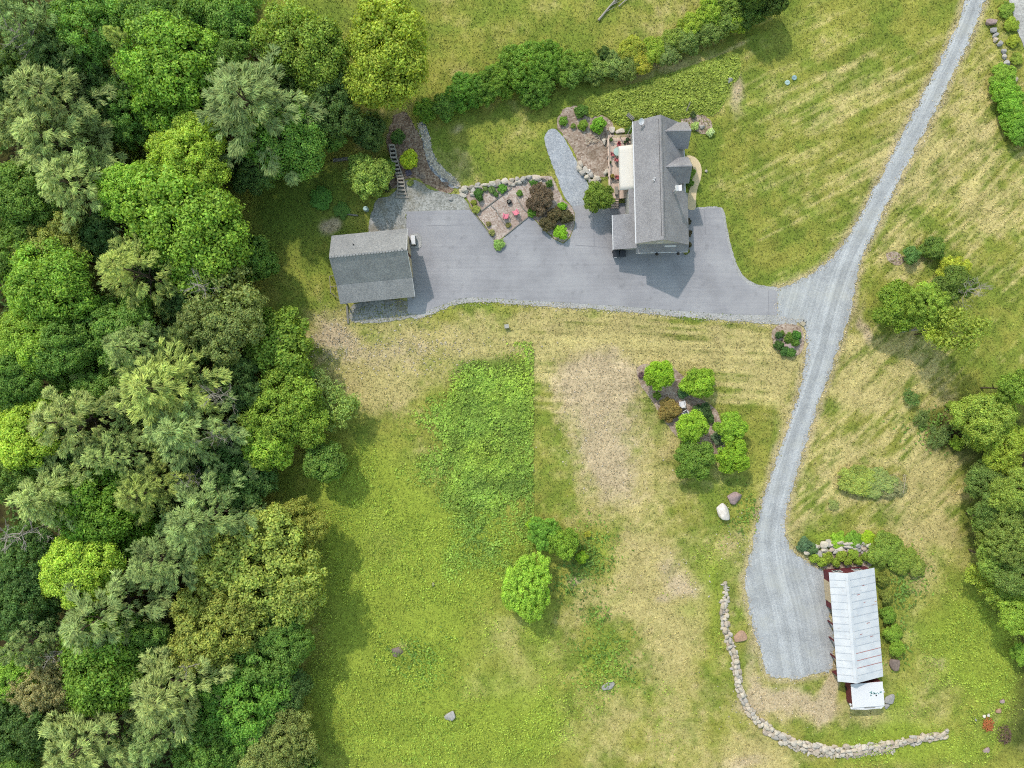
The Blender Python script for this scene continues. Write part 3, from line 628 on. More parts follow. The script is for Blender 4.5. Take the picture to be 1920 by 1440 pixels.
CROWN = {"B": [crown_mesh("broadleaf_crown", 100 + i, 170, 130, (.08, .18), .0235, zs=z, lobes=l, off=.56) for i, (z, l) in enumerate(((.85, 6), (.95, 7), (.85, 5), (1.05, 8), (.9, 6)))],
         "F": [crown_mesh("broadleaf_crown", 130 + i, 230, 92, (.07, .14), .0225, zs=.95, lobes=9, off=.6) for i in range(4)],
         "S": [crown_mesh("small_crown", 150 + i, 105, 110, (.10, .21), .038, zs=.85, lobes=5, off=.5) for i in range(5)],
         "R": [crown_mesh("round_shrub", 170 + i, 70, 45, (.16, .24), .06, zs=.8, lobes=4, off=.38, low=-.2) for i in range(3)],
         "T": [crown_mesh("sparse_crown", 190 + i, 80, 15, (.08, .2), .036, zs=.9, lobes=8, off=.7) for i in range(3)]}
PINE = [pine_mesh("pine_crown", 200 + i, 3.2 + .2 * (i % 2), 1.0, 10, g_) for i, g_ in enumerate((.08, .16, .12, .22, .05))]
TRUNK = [trunk_mesh("trunk", 300 + i) for i in range(3)]
PTRUNK = [trunk_mesh("pine_trunk", 310 + i, 22, 1.0, .045, .25, .75) for i in range(2)]
DEAD = [dead_mesh("dead_limbs", 320 + i) for i in range(3)]
for grp in CROWN.values():
    for me in grp: me.materials.append(MAT_LEAF)
for me in PINE: me.materials.append(MAT_NEEDLE)
for me in TRUNK + PTRUNK: me.materials.append(MAT_BARK)
for me in DEAD: me.materials.append(MAT_DEADWOOD)

LEAFK = 2.35
def col(rgb, k=1.0):
    y = .3 * rgb[0] + .6 * rgb[1] + .1 * rgb[2]; return A(*(c * .86 + y * .14 for c in rgb), k=LEAFK * k)      # photographed leaves are a little greyer than the swatches
def vary(rgb, s=8):
    k = 1 + random.uniform(-s, s) * .008; w = random.uniform(-4, 4); return (min(250, (rgb[0] + w) * k), min(250, rgb[1] * k), min(250, rgb[2] * k))

def tree(name, u, v, rpx, h, kind, rgb, label, cat="tree", group=None, zr=1.0, trunk=True, asp=1.0, rot=None):
    """u, v, rpx: where the crown shows in the photo; h: tree height in metres"""
    pine = kind == "P"
    hc = h * (.72 if pine else .78); x, y = P(u, v, hc); r = rpx / S * (1 - hc / ALT)
    root = empty(name, x, y, 0, random.uniform(0, 6.28) if rot is None else rot)
    if pine:
        me = random.choice(PINE); c = obj("crown", me, None, root); c.scale = (r * 1.06, r * 1.06 * asp, h / 3.3)
    else:
        me = random.choice(CROWN[kind]); c = obj("crown", me, None, root); rz = min(r * zr, h * .48)
        c.scale = (r, r * asp, rz); c.location = (0, 0, h - rz * .95)
    c.color = col(vary(rgb), .76 if kind == "S" else (1.08 if pine else 1.0))
    if trunk:
        t = obj("trunk", random.choice(PTRUNK if pine else TRUNK), None, root)
        t.scale = (r, r, h * (.97 if pine else .8))
    tag(root, label, cat, group); return root
def shrub(u, v, rpx, h, rgb, label, kind="R", name="shrub", cat="shrub", group=None, asp=1.0, rot=None):
    x, y = P(u, v, h * .6); r = rpx / S * (1 - h * .6 / ALT)
    o = obj(name, random.choice(CROWN[kind]), None); o.location = (x, y, h * .42); o.scale = (r, r * asp, h * .62)
    o.rotation_euler = (0, 0, random.uniform(0, 6.28) if rot is None else rot); o.color = col(vary(rgb, 5), .92); tag(o, label, cat, group); return o

# --- the woods: apparent centre, apparent radius, height, kind, colour name
BRI, MID, DRK, LIM = (130, 168, 48), (108, 146, 52), (84, 116, 50), (150, 182, 52)
PIN, PIY, PIB = (138, 156, 82), (154, 168, 76), (124, 148, 80)
YEL, OLV, BRN = (146, 158, 62), (130, 146, 72), (146, 144, 88)
WOODS = [  # u, v, r, h, kind, rgb
    (60, 55, 68, 17, "P", PIB), (150, 45, 74, 15, "F", MID), (300, 28, 74, 14, "B", MID), (420, 28, 64, 12, "B", MID), (235, 84, 36, 15, "P", PIY), (312, 128, 98, 15, "B", BRI), (90, 118, 62, 14, "F", DRK),
    (565, 78, 82, 13, "B", (124, 150, 48)), (724, 92, 90, 14, "B", (150, 168, 46)), (462, 192, 112, 18, "P", PIB), (610, 185, 64, 11, "B", DRK), (528, 252, 72, 12, "B", MID), (88, 182, 96, 18, "P", PIN), (95, 258, 92, 17, "P", PIN),
    (190, 175, 50, 11, "F", DRK), (134, 345, 84, 18, "P", PIN), (345, 280, 76, 15, "B", LIM), (242, 348, 66, 14, "B", BRI), (340, 415, 112, 16, "B", (136, 172, 48)), (36, 372, 64, 14, "B", MID), (250, 508, 76, 17, "P", PIY),
    (92, 470, 72, 14, "F", (128, 142, 58)), (74, 542, 88, 15, "B", BRI), (410, 535, 70, 13, "T", OLV), (412, 600, 74, 13, "F", OLV), (204, 612, 74, 13, "F", MID), (40, 645, 66, 14, "B", BRI), (100, 668, 60, 14, "B", MID), (515, 640, 64, 9, "S", BRI),
    (300, 728, 104, 18, "P", PIY), (246, 652, 66, 16, "P", PIN), (132, 792, 88, 18, "P", PIN), (38, 805, 70, 14, "B", LIM), (520, 770, 82, 11, "B", (136, 164, 46)), (492, 842, 48, 9, "S", LIM), (432, 722, 54, 10, "F", DRK), (610, 864, 38, 6, "S", MID),
    (622, 765, 46, 6, "T", (140, 164, 70)), (592, 718, 30, 6, "T", (142, 162, 84)), (214, 852, 66, 16, "P", PIN), (342, 806, 84, 17, "P", PIB), (92, 930, 80, 17, "P", PIN), (268, 922, 66, 17, "P", PIY), (192, 965, 84, 13, "B", (100, 144, 36)),
    (46, 1048, 64, 13, "F", DRK), (150, 1078, 68, 14, "B", LIM), (375, 975, 90, 18, "P", PIB), (300, 1052, 74, 17, "P", PIB), (472, 1080, 116, 13, "F", YEL), (400, 1190, 92, 13, "F", YEL), (545, 1000, 60, 10, "F", (146, 154, 56)), (182, 1158, 92, 18, "P", PIB),
    (40, 1135, 64, 13, "F", DRK), (178, 1255, 94, 15, "B", (112, 152, 44)), (58, 1205, 54, 16, "P", PIB), (70, 1292, 54, 13, "F", BRN), (312, 1300, 90, 17, "P", PIN), (250, 1215, 60, 12, "F", MID), (475, 1248, 74, 10, "F", MID), (442, 1335, 90, 11, "F", (104, 146, 44)),
    (150, 1402, 96, 18, "P", PIN), (285, 1385, 56, 15, "P", PIB), (525, 1402, 62, 9, "F", (124, 140, 66)), (490, 1402, 60, 9, "F", OLV), (18, 1385, 74, 14, "F", DRK), (385, 1410, 62, 10, "F", MID), (540, 1290, 38, 7, "S", DRK), (430, 900, 70, 9, "F", DRK),
    (355, 905, 52, 9, "F", DRK), (555, 690, 28, 7, "S", MID), (350, 560, 60, 10, "F", DRK), (470, 480, 40, 7, "S", MID), (20, 470, 60, 14, "F", MID), (20, 720, 52, 14, "B", MID), (160, 720, 60, 11, "F", MID), (30, 230, 60, 15, "P", PIN), (20, 130, 60, 13, "F", DRK),
    (230, 200, 60, 11, "F", MID), (390, 640, 40, 9, "F", DRK), (20, 880, 56, 13, "F", MID), (20, 1270, 50, 13, "B", BRI), (225, 740, 50, 10, "F", DRK), (100, 850, 50, 11, "F", DRK), (390, 100, 60, 12, "F", MID), (480, 300, 44, 9, "F", DRK), (620, 240, 36, 7, "S", MID),
    (690, 240, 32, 6, "S", DRK), (460, 330, 34, 7, "S", DRK), (534, 1200, 46, 9, "F", MID), (20, 1430, 50, 12, "B", MID), (556, 1440, 40, 6, "S", MID), (300, 480, 50, 10, "F", DRK), (180, 440, 46, 11, "F", DRK), (520, 140, 46, 9, "F", DRK)]
def woods_labels():
    WORDS = {"P": {PIN: "grey-green", PIY: "yellowish", PIB: "dusky green"}}
    groups = {}
    for t in WOODS:
        u, v, r, h, k, rgb = t
        if k == "P": kd = WORDS["P"][rgb] + " feathery pine"
        elif rgb == YEL or rgb == (146, 154, 56): kd = "olive-yellow oak-like tree"
        elif rgb == DRK: kd = "dark green leafy tree"
        elif rgb in (OLV, BRN): kd = "dull olive-brown leafy tree"
        elif k == "T": kd = "thin pale green airy tree"
        elif rgb[0] > 128: kd = "bright lime green leafy tree"
        else: kd = "mid green leafy tree"
        sz = "tall " if h >= 16 else ("small " if h <= 9 else "")
        zone = "on the woods' field edge" if u > 440 else ("mid woods" if u > 190 else "deep in the woods")
        groups.setdefault((sz + kd, zone), []).append(t)
    out = {}
    for (kd, zone), L in groups.items():
        L.sort(key=lambda t: t[1])
        for i, t in enumerate(L):
            out[t[:4]] = f"{kd} {zone}" + (f", {ORD[i]} from the top" if len(L) > 1 else "")
    return out
WL = woods_labels()
for t in WOODS:
    u, v, r, h, k, rgb = t
    tree("pine_tree" if k == "P" else "leafy_tree", u, v, r * (1.06 if k != "P" else 1.12), h, k, rgb, WL[t[:4]], "pine tree" if k == "P" else "tree", "trees of the woods")
for u, v, h, sc, lab in ((26, 58, 17, 1.0, "bare grey dead tree at the top corner of the woods"), (372, 535, 14, 1.0, "bare grey dead tree among olive crowns, level with the garage"), (398, 742, 15, .8, "bare grey dead branches beside the largest yellowish pine"),
                         (400, 818, 14, .9, "bare grey dead tree at the edge of the woods, below the bright broad crown"), (350, 905, 13, .9, "bare leaning dead tree between two pines halfway down the woods"), (20, 1008, 16, 1.3, "long pale dead trunk and limbs at the photo's border of the woods"),
                         (352, 1252, 13, .8, "bare grey dead tree below the olive-yellow oaks"), (95, 1235, 14, .8, "brown bare dead treetop near the bottom corner of the woods"), (530, 640, 8, .7, "bare grey snag rising through the small bright tree behind the garage")):
    x, y = P(u, v, h * .9); root = empty("dead_tree", x, y, 0, random.uniform(0, 6.28)); d = obj("trunk", random.choice(DEAD), None, root); d.scale = (h * sc * .8, h * sc * .8, h); tag(root, lab, "dead tree", "bare dead trees in the woods")

# --- shrubs and trees round the house and garden
tree("leafy_tree", 686, 327, 44, 5.5, "S", (136, 166, 62), "round bright green tree beside the timber steps", asp=1.0, zr=.8)
shrub(728, 312, 16, 2.0, MID, "small green shrub tucked beside the round tree and timber steps", "S")
shrub(767, 299, 17, 1.6, (168, 184, 30), "round yellow-green shrub beside the timber steps", "R")
tree("leafy_tree", 1122, 366, 29, 4.5, "S", (122, 150, 46), "small green tree beside the deck stairs", zr=.85)
shrub(1011, 372, 24, 2.4, (104, 90, 68), "large purple-brown shrub in the pea stone bed", "S", asp=1.3, rot=0.1)
shrub(999, 396, 11, 1.0, (104, 150, 46), "low green shrub below the large purple-brown shrub", "S")
for u, v, r, lab in ((1041, 402, 14, "round brown shrub, uppermost of the clustered three"), (1063, 406, 13, "round brown shrub nearest the asphalt of the clustered three"), (1027, 419, 15, "round brown shrub, lowest and biggest of the clustered three")):
    shrub(u, v, r, 1.5, (106, 98, 60), lab, "R", group="brown round shrubs in the drive bed")
shrub(1051, 435, 14, 1.5, (138, 190, 36), "bright lime shrub at the tip of the drive bed", "S")
shrub(1054, 386, 9, 1.0, (128, 178, 40), "bright green shrub at the top of the drive bed", "S")
shrub(935, 458, 11, .8, (150, 186, 90), "pale variegated hosta at the bed corner on the asphalt", "S", name="hosta", cat="plant")
for u, v, r, h, rgb, lab in ((888, 380, 6, .6, (150, 156, 50), "small yellow-green plant at the bed's drive edge, upper"), (892, 393, 8, .6, (156, 164, 70), "small yellow-green plant at the bed's drive edge, lower"), (900, 372, 6, .9, (80, 120, 50), "dark green upright plant in the pea stone bed"), (897, 362, 9, .7, (88, 128, 50), "dark leafy plant under the garden wall"),
                             (909, 353, 6, .5, (140, 158, 80), "pale tuft under the garden wall"), (923, 356, 7, .6, (110, 138, 70), "grey-green tuft under the garden wall, middle"), (941, 353, 9, .7, (112, 166, 50), "bright green mound under the garden wall"), (930, 364, 5, .5, (100, 140, 60), "tiny green tuft beside the bright mound"),
                             (974, 362, 6, .5, (110, 150, 52), "small green plant above the fire pit"), (1000, 340, 8, .5, (96, 142, 48), "flat green plant against the garden wall stones"), (1030, 344, 7, .8, (98, 140, 50), "green plant at the end of the garden wall"), (916, 420, 5, .4, (150, 140, 80), "dry tuft along the bed's timber edge, upper"), (922, 436, 6, .5, (140, 140, 76), "dry tuft along the bed's timber edge, lower"), (953, 422, 5, .4, (132, 132, 70), "dry tuft by the lower pink chair corner"),
                             (1057, 226, 9, .8, (116, 156, 44), "small green shrub at the edge of the bed above the crushed stone path"), (1075, 236, 5, .5, (120, 146, 56), "tiny green plant in the bed above the crushed stone path"), (1093, 233, 10, 1.0, (126, 160, 46), "round green shrub in the bed above the lattice"), (1122, 232, 15, 1.8, (124, 172, 44), "tall bright green shrub beside the house bed"), (1090, 206, 13, 1.2, (96, 128, 44), "dark green juniper mound at the bed corner"), (1180, 245, 9, 1.2, (92, 128, 46), "green shrub at the corner of the deck"),
                             (1303, 236, 8, .7, (178, 200, 110), "pale lime hosta at the house corner"), (1332, 247, 8, .7, (186, 200, 140), "whitish round hosta on the lawn corner bed"), (1300, 215, 6, .8, (90, 110, 60), "dark shrub in the house corner bed"), (1293, 325, 11, 1.0, (110, 148, 46), "green shrub inside the bend of the garden path"), (1293, 343, 8, .9, (100, 136, 44), "smaller green shrub inside the bend of the garden path"),
                             (1291, 415, 6, .8, (92, 84, 66), "dark shrub along the garage wall, uppermost"), (1292, 437, 6, .8, (96, 88, 66), "dark shrub along the garage wall, middle"), (1291, 459, 6, .8, (96, 92, 62), "dark shrub along the garage wall, lower"), (1286, 470, 7, .6, (128, 138, 50), "green low shrub at the garage wall corner"),
                             (769, 343, 6, .4, (140, 150, 70), "small tuft on the gravel beside the steps"), (766, 324, 6, .4, (120, 110, 130), "purple flowering plant below the yellow-green shrub"), (746, 258, 14, .7, (86, 120, 46), "dark green mound above the timber steps"), (690, 232, 26, 2.6, (104, 130, 72), "dull green bush at the shady end of the steps"), (725, 352, 8, .6, (84, 88, 52), "dark low plant beneath the round tree"),
                             (600, 370, 22, .7, (92, 138, 44), "bright weedy clump on the shaded bank above the garage"), (640, 395, 16, .5, (96, 136, 46), "low weedy clump beside the aqua barrel")):
    shrub(u, v, r, h, rgb, lab, "S" if r > 6 else "R")
CRAB = [(1236, 706, 29, 3.6, (150, 196, 34), "bright lime crabapple at the top of the island bed"), (1313, 720, 32, 3.8, (146, 188, 42), "lime green round tree across the bed from the topmost one"), (1299, 804, 31, 3.8, (146, 186, 40), "lime green round tree below the white chairs"),
        (1371, 800, 30, 3.8, (142, 184, 44), "lime green round tree nearest the lane in the island bed"), (1302, 864, 40, 4.4, (114, 152, 46), "darker green broad tree at the bottom of the island bed"), (1377, 858, 33, 4.0, (148, 190, 36), "lime green round tree at the lowest corner of the island bed")]
for u, v, r, h, rgb, lab in CRAB: tree("garden_tree", u, v, r * .98, h, "S", rgb, lab, "tree", "round trees of the island bed", zr=.8)
for u, v, r, h, rgb, lab in ((1256, 768, 22, 1.6, (146, 130, 62), "rusty orange-brown shrub in the island bed"), (1282, 735, 12, 1.0, (96, 132, 76), "grey-green flowering shrub between the upper round trees"), (1318, 772, 18, 1.3, (70, 104, 50), "dark green shrub beside the white chairs"), (1331, 786, 9, .8, (76, 112, 50), "dark green shrub below the other dark one"),
                            (1348, 822, 13, 1.0, (110, 132, 92), "pale grey-green shrub between the lower round trees"), (1232, 742, 8, .8, (110, 140, 40), "small green shrub under the topmost round tree"), (1202, 703, 6, .4, (110, 84, 90), "dark purple plant at the island bed's tip")):
    shrub(u, v, r, h, rgb, lab, "S")
tree("leafy_tree", 990, 1104, 48, 6.0, "F", (146, 182, 50), "bright lime tree standing alone in the weedy field", asp=1.3, rot=-.12, zr=.85)
tree("leafy_tree", 1058, 1022, 30, 4.5, "S", (140, 178, 44), "lime green tree just above the lone field tree", zr=.8)
tree("leafy_tree", 1022, 1000, 34, 4.0, "F", (104, 146, 42), "mid green bushy tree behind the lime one in the field", zr=.8)
shrub(1092, 1046, 12, 1.5, (146, 182, 36), "bright green shrub next to the field trees", "S")
shrub(996, 985, 10, 1.2, (160, 196, 40), "small bright yellow-green shrub at the weed patch corner", "S")
shrub(1102, 1002, 6, .8, (176, 176, 50), "tiny yellow shrub by the field trees", "R")
for i, (u, v, r) in enumerate(((1528, 1047, 9), (1542, 1054, 9), (1553, 1045, 10), (1568, 1054, 9), (1578, 1043, 10), (1590, 1051, 9), (1600, 1039, 10), (1610, 1052, 8), (1624, 1044, 9))):
    shrub(u, v, r, 1.0, (136, 158, 44), f"clipped round box shrub above the white barn, {ORD[i]} counting from the gravel", "R", name="box_shrub", group="clipped box shrubs by the barn")
for u, v, r, h, rgb, k, lab in ((1508, 1022, 14, 1.3, (92, 122, 82), "S", "blue-green shrub at the end of the barn's boulders"), (1523, 1030, 11, 1.2, (98, 128, 72), "S", "grey-green shrub against the barn's first boulder"), (1574, 1012, 16, .8, (140, 180, 40), "S", "bright green weedy clump above the barn's boulders"), (1602, 1010, 16, .9, (122, 164, 44), "S", "mid green weedy clump above the barn's boulders"), (1628, 1010, 14, .8, (164, 192, 30), "S", "yellow-green clump at the end of the barn's boulders"),
                               (1662, 1030, 34, 1.8, (122, 144, 46), "S", "large leafy bush at the barn's upper corner"), (1696, 1052, 28, 1.5, (124, 144, 46), "S", "leafy bush spreading away from the barn corner"), (1720, 1062, 20, 1.2, (130, 146, 54), "S", "outer leafy bush of the barn corner thicket"), (1656, 1088, 13, 1.4, (128, 140, 50), "S", "leafy bush against the barn's long wall, top"), (1664, 1120, 13, 1.4, (122, 138, 52), "S", "leafy bush against the barn's long wall, upper middle"), (1668, 1155, 16, 1.5, (118, 152, 44), "S", "leafy bush against the barn's long wall, middle"),
                               (1676, 1188, 18, 1.5, (122, 158, 44), "S", "leafy bush against the barn's long wall, lower middle"), (1682, 1218, 15, 1.3, (124, 162, 42), "S", "leafy bush against the barn's long wall, lowest"),
                               (1466, 625, 6, .7, (110, 134, 50), "S", "small green shrub at the top of the lane corner bed"), (1460, 629, 7, .8, (78, 112, 58), "S", "dark green shrub by the lane corner boulder"), (1480, 634, 10, 1.0, (106, 136, 44), "S", "olive green shrub in the lane corner bed"), (1495, 630, 10, 1.1, (82, 132, 44), "S", "rich green shrub nearest the lane in the corner bed"), (1492, 642, 9, 1.0, (100, 136, 46), "S", "green shrub beneath the rich green one in the corner bed"), (1460, 647, 9, 1.0, (74, 112, 46), "S", "dark shrub on the lawn side of the corner bed"), (1473, 658, 10, .9, (80, 120, 50), "S", "dark shrub at the bottom of the corner bed"), (1484, 660, 9, .9, (88, 132, 50), "S", "green shrub at the lowest corner of the corner bed"),
                               (1752, 466, 24, 2.2, (110, 136, 48), "S", "round dark green shrub beyond the lane, larger of the pair"), (1710, 477, 17, 1.8, (104, 142, 66), "S", "smaller round green shrub beside the mulch ring"), (1711, 745, 18, 1.6, (104, 134, 62), "T", "dark green shrub alone at the edge of the east thicket"), (1730, 785, 18, 1.4, (112, 138, 66), "T", "grey-green shrub at the east thicket edge"), (1760, 818, 24, 1.5, (118, 142, 70), "T", "pale green shrub mass at the east thicket edge"), (1796, 830, 14, 1.2, (146, 174, 46), "S", "bright green shrub in front of the east thicket"), (1784, 760, 9, .9, (140, 164, 50), "S", "small bright shrub by the fallen log"),
                               (1605, 898, 38, 1.4, (150, 168, 66), "S", "pale leafy fenced shrub, fuller end of the hedge block"), (1640, 904, 40, 1.3, (146, 160, 80), "S", "greyish fenced shrub, middle of the hedge block"), (1668, 911, 30, 1.1, (146, 150, 96), "S", "twiggy grey shrub at the fenced end of the hedge block"), (1564, 946, 12, .6, (160, 172, 90), "T", "pale low shrub below the fenced hedge block")):
    shrub(u, v, r, h, rgb, lab, k, asp=.72 if 1600 < u < 1680 and 890 < v < 920 else 1.0, rot=-.1 if 1600 < u < 1680 and 890 < v < 920 else None)
# hedgerow behind the house
HR = [(835, 196, 24, 3, MID), (800, 205, 22, 2.5, (110, 150, 40)), (872, 170, 34, 4, (104, 148, 44)), (905, 160, 34, 4, (112, 152, 46)), (945, 145, 32, 4, (120, 160, 46)), (985, 122, 46, 5, (112, 154, 44)), (1000, 160, 36, 4, (108, 148, 48)), (1030, 112, 34, 4, (118, 158, 44)), (1060, 122, 34, 3.6, (110, 148, 44)), (1070, 140, 24, 3, (112, 146, 54)), (1095, 116, 26, 3, (120, 154, 46)), (1120, 128, 26, 2.8, (124, 150, 64)), (1135, 100, 14, 2.6, (88, 116, 52)),
      (1150, 122, 24, 2.6, (128, 150, 70)), (1185, 96, 24, 2.6, (160, 172, 50)), (1205, 118, 20, 2.4, (172, 172, 50)), (1178, 130, 22, 2.4, (124, 146, 62)), (1230, 92, 26, 2.6, (150, 172, 44)), (1255, 100, 22, 2.4, (120, 140, 68)), (1262, 76, 24, 2.6, (140, 160, 56)), (1290, 72, 26, 2.8, (116, 138, 60)), (1300, 50, 26, 3.0, (150, 172, 46)), (1330, 58, 24, 3, (122, 146, 62)), (1335, 24, 28, 3.4, (146, 170, 46)), (1362, 40, 24, 3.2, (120, 146, 60)), (1385, 36, 22, 3.2, (142, 168, 44)), (1372, 8, 28, 4, (122, 150, 54)), (1410, 14, 30, 5, (96, 124, 48)), (1442, 0, 30, 6, (84, 112, 44)), (1420, -22, 34, 8, (92, 118, 46))]
HR.sort(key=lambda t: t[0])
for i, (u, v, r, h, rgb) in enumerate(HR):
    nm = "dark" if rgb[0] < 100 else ("yellow-green" if rgb[0] > 135 else "mid green")
    shrub(u, v, r * 1.05, h, rgb, f"{nm} hedgerow shrub behind the house, {ORD[i]} counting from the woods", "F" if r > 30 else "S", name="hedge_shrub", group="hedgerow behind the house")
# hedge by the public road
for i, (u, v, r, h, rgb) in enumerate(((1880, 140, 24, 1.8, BRI), (1886, 168, 28, 2.2, (124, 170, 40)), (1896, 196, 28, 2.2, (120, 166, 40)), (1908, 222, 28, 2.2, (116, 160, 40)), (1918, 250, 26, 2.2, (112, 156, 42)))):
    shrub(u, v, r, h, rgb, f"bright green roadside shrub under the boulder row, {ORD[i]} from the top", "S", name="hedge_shrub", group="roadside hedge shrubs")
for i, (u, v, r, h, rgb) in enumerate(((1888, 18, 16, .8, (132, 160, 50)), (1898, 44, 14, .8, (150, 170, 46)), (1900, 75, 12, .7, (160, 172, 46)), (1905, 110, 12, .7, (140, 160, 50)))):
    shrub(u, v, r, h, rgb, f"weedy verge clump between boulders and road, {ORD[i]} from the top", "S", group="weedy clumps on the road verge")
# lone clump in the east field
tree("leafy_tree", 1690, 572, 48, 6, "S", (132, 168, 42), "bright green tree at the lane end of the field clump", zr=.7)
tree("leafy_tree", 1748, 572, 44, 8, "F", (124, 156, 46), "mid green tree in the middle of the field clump", zr=.8)
tree("leafy_tree", 1790, 530, 36, 7, "S", (120, 146, 50), "dull green tree under the twiggy birch of the field clump", zr=.8)
tree("leafy_tree", 1800, 612, 50, 10, "T", (136, 160, 52), "thin airy birch with a pale trunk in the field clump", zr=.9)
tree("leafy_tree", 1758, 622, 30, 7, "T", (150, 172, 50), "small airy birch at the bottom of the field clump", zr=.9)
shrub(1790, 506, 28, 2.4, (168, 178, 46), "yellow-green shrub at the top of the field clump", "S")
x, y = P(1836, 540, 9); root = empty("dead_tree", x, y, 0, .4); d = obj("trunk", DEAD[1], None, root); d.scale = (9, 9, 10); tag(root, "grey twiggy bare birch in the field clump", "dead tree")
# east woods along the border
EW = [(1872, 775, 58, 8, "B", (146, 168, 56)), (1836, 802, 34, 6, "T", (140, 164, 56)), (1906, 728, 32, 9, "S", BRI), (1892, 836, 50, 7, "B", (140, 164, 46)), (1862, 902, 40, 6, "B", (112, 140, 58)), (1908, 925, 46, 10, "B", (130, 154, 56)), (1878, 962, 40, 7, "B", (110, 138, 58)), (1846, 972, 28, 5, "T", (118, 146, 58)), (1905, 1010, 46, 10, "F", (116, 142, 56)), (1862, 1010, 30, 5, "S", (122, 148, 52)),
      (1874, 1052, 38, 8, "B", (120, 150, 54)), (1846, 1082, 32, 5, "T", (146, 168, 52)), (1912, 1075, 40, 9, "B", (112, 138, 56)), (1880, 1112, 30, 6, "S", (136, 162, 50)), (1914, 1150, 38, 7, "B", (140, 170, 50)), (1922, 1230, 20, 3, "S", BRI)]
for i, (u, v, r, h, k, rgb) in enumerate(sorted(EW, key=lambda t: t[1])):
    nm = "dull green" if rgb[0] < 119 else ("bright green" if rgb[0] > 125 else "mid green")
    tree("leafy_tree", u, v, r * 1.08, h, k, rgb, f"{nm} thicket tree on the lane side border, {ORD[i]} from the top", "tree", "trees of the east thicket", zr=.8)

# ------------------------------------------------------------------ scattered stuff: grass, weeds, juniper, understorey
def scatter(name, xy, z, size, tint, label, cat, mat, tilt=.7, rng=RNG, aspect=.5, color=(1, 1, 1, 1)):
    n = len(xy); C = np.column_stack([xy, z]); Nn = np.array([0, 0, 1.0]) + unit(n, rng) * tilt
    V, F = leaf_quads(C, Nn, size, size * aspect, rng)
    o = obj(name, mesh_np(name, V, F, np.repeat(tint, 4, 0)), mat); o.color = color; tag(o, label, cat, kind="stuff"); return o
PAVED = [LANE, ASPHALT, SHOULDER_LOW, SHOULDER_EAST, BED, GRAVELPATH, APRON, WALK, DRAIN, ROADCORNER, RHODO]
FOOT = [[(1150, 232), (1290, 232), (1290, 475), (1150, 475)], [(628, 445), (765, 432), (778, 560), (645, 580)], [(1549, 1068), (1640, 1062), (1658, 1330), (1575, 1335)]]
def free_points(n, u0, u1, v0, v1, margin=2.0, extra=()):
    U = RNG.uniform(u0, u1, n); V = RNG.uniform(v0, v1, n); ok = np.ones(n, bool)
    for poly in PAVED + FOOT + list(extra):
        ins = in_poly(U, V, poly)
        if poly is LANE or poly is SHOULDER_LOW:          # grass creeps over the gravel edge
            ins &= ~((poly_dist(U, V, poly) < 7 * RNG.random(n) ** 1.5) & (RNG.random(n) < .7))
        ok &= ~ins
    return U[ok], V[ok]
U, V = free_points(330000, -40, 1960, -40, 1480, extra=[NWBED, BROWNBED, GARDEN, JUNIPER])
ok = ~in_poly(U, V, FOREST) | (RNG.random(len(U)) < .25); U, V = U[ok], V[ok]
X = (U - 960) / S; Y = (720 - V) / S; c = ground_color(X, Y); n = len(X)
k = 1.12 + RNG.normal(size=n) * .34; t = np.column_stack([c * np.clip(k, .5, 2)[:, None], np.ones(n)])
scatter("grass", np.column_stack([X, Y]), RNG.uniform(.0, .11, n), RNG.uniform(.05, .15, n), t, "short mown and dry grass covering the open ground", "grass", MAT_GRASS, .8)
# tall weeds where the field is lush
def weeds(name, cand, wfun, hmax, rgb, label, size=(.14, .30), seed=5):
    U, V = cand; X = (U - 960) / S; Y = (720 - V) / S; w = wfun(U, V, X, Y); ok = RNG.random(len(U)) < w; U, V, X, Y, w = U[ok], V[ok], X[ok], Y[ok], w[ok]
    n = len(X); lump = fbm(X, Y, 1.1, 3, seed) ; z = hmax * sstep(.3, .75, lump) * np.clip(w * 1.6, .2, 1) * RNG.uniform(.55, 1.05, n) + .05
    hue = fbm(X, Y, 5, 3, seed + 9); base = np.array(col(rgb[0])[:3])[None] * (1 - hue)[:, None] + np.array(col(rgb[1])[:3])[None] * hue[:, None]
    k = np.clip(1 + RNG.normal(size=n) * .2, .5, 1.7) * (.55 + .9 * fbm(X, Y, 2.0, 4, seed + 21)); t = np.column_stack([base * k[:, None], np.ones(n)])
    return scatter(name, np.column_stack([X, Y]), z, RNG.uniform(*size, n), t, label, "weeds", MAT_LEAF, .7, aspect=.65)
WEEDPOLY = [(880, 676), (940, 664), (1000, 660), (1001, 740), (1000, 830), (1000, 960), (1000, 1010), (920, 1060), (860, 1040), (830, 920), (812, 860), (840, 760), (858, 700)]
def wf_dense(U, V, X, Y):
    d = poly_dist(U, V, WEEDPOLY); ins = in_poly(U, V, WEEDPOLY); edge = np.where(U > 985, 3, 40)
    n = fbm(X, Y, 4.0, 4, 77); dd = np.where(ins, d, -d) + (n - .5) * 190 * (U < 985)
    return np.where(U < 1001, sstep(-45, 75, dd) * sstep(.30, .62, n * .6 + fbm(X, Y, 1.2, 2, 78) * .4 + .08 + .12 * (U > 940)), 0) * np.where(U > 985, 1.0, .85)
U = RNG.uniform(740, 1010, 95000); V = RNG.uniform(640, 1100, 95000)
weeds("weeds", (U, V), wf_dense, .5, ((112, 148, 56), (156, 182, 58)), "tall rank green weeds filling the old garden plot", (.08, .22), seed=5)
def wf_lush(U, V, X, Y):
    L = sum(w * blob(U, V, u, v, ru, rv) for u, v, ru, rv, w in LUSHB)
    return sstep(.50, .64, L * .30 + fbm(X, Y, 5.5, 5, 41) * 1.1 - .16) * np.clip(L * 1.3, 0, 1)
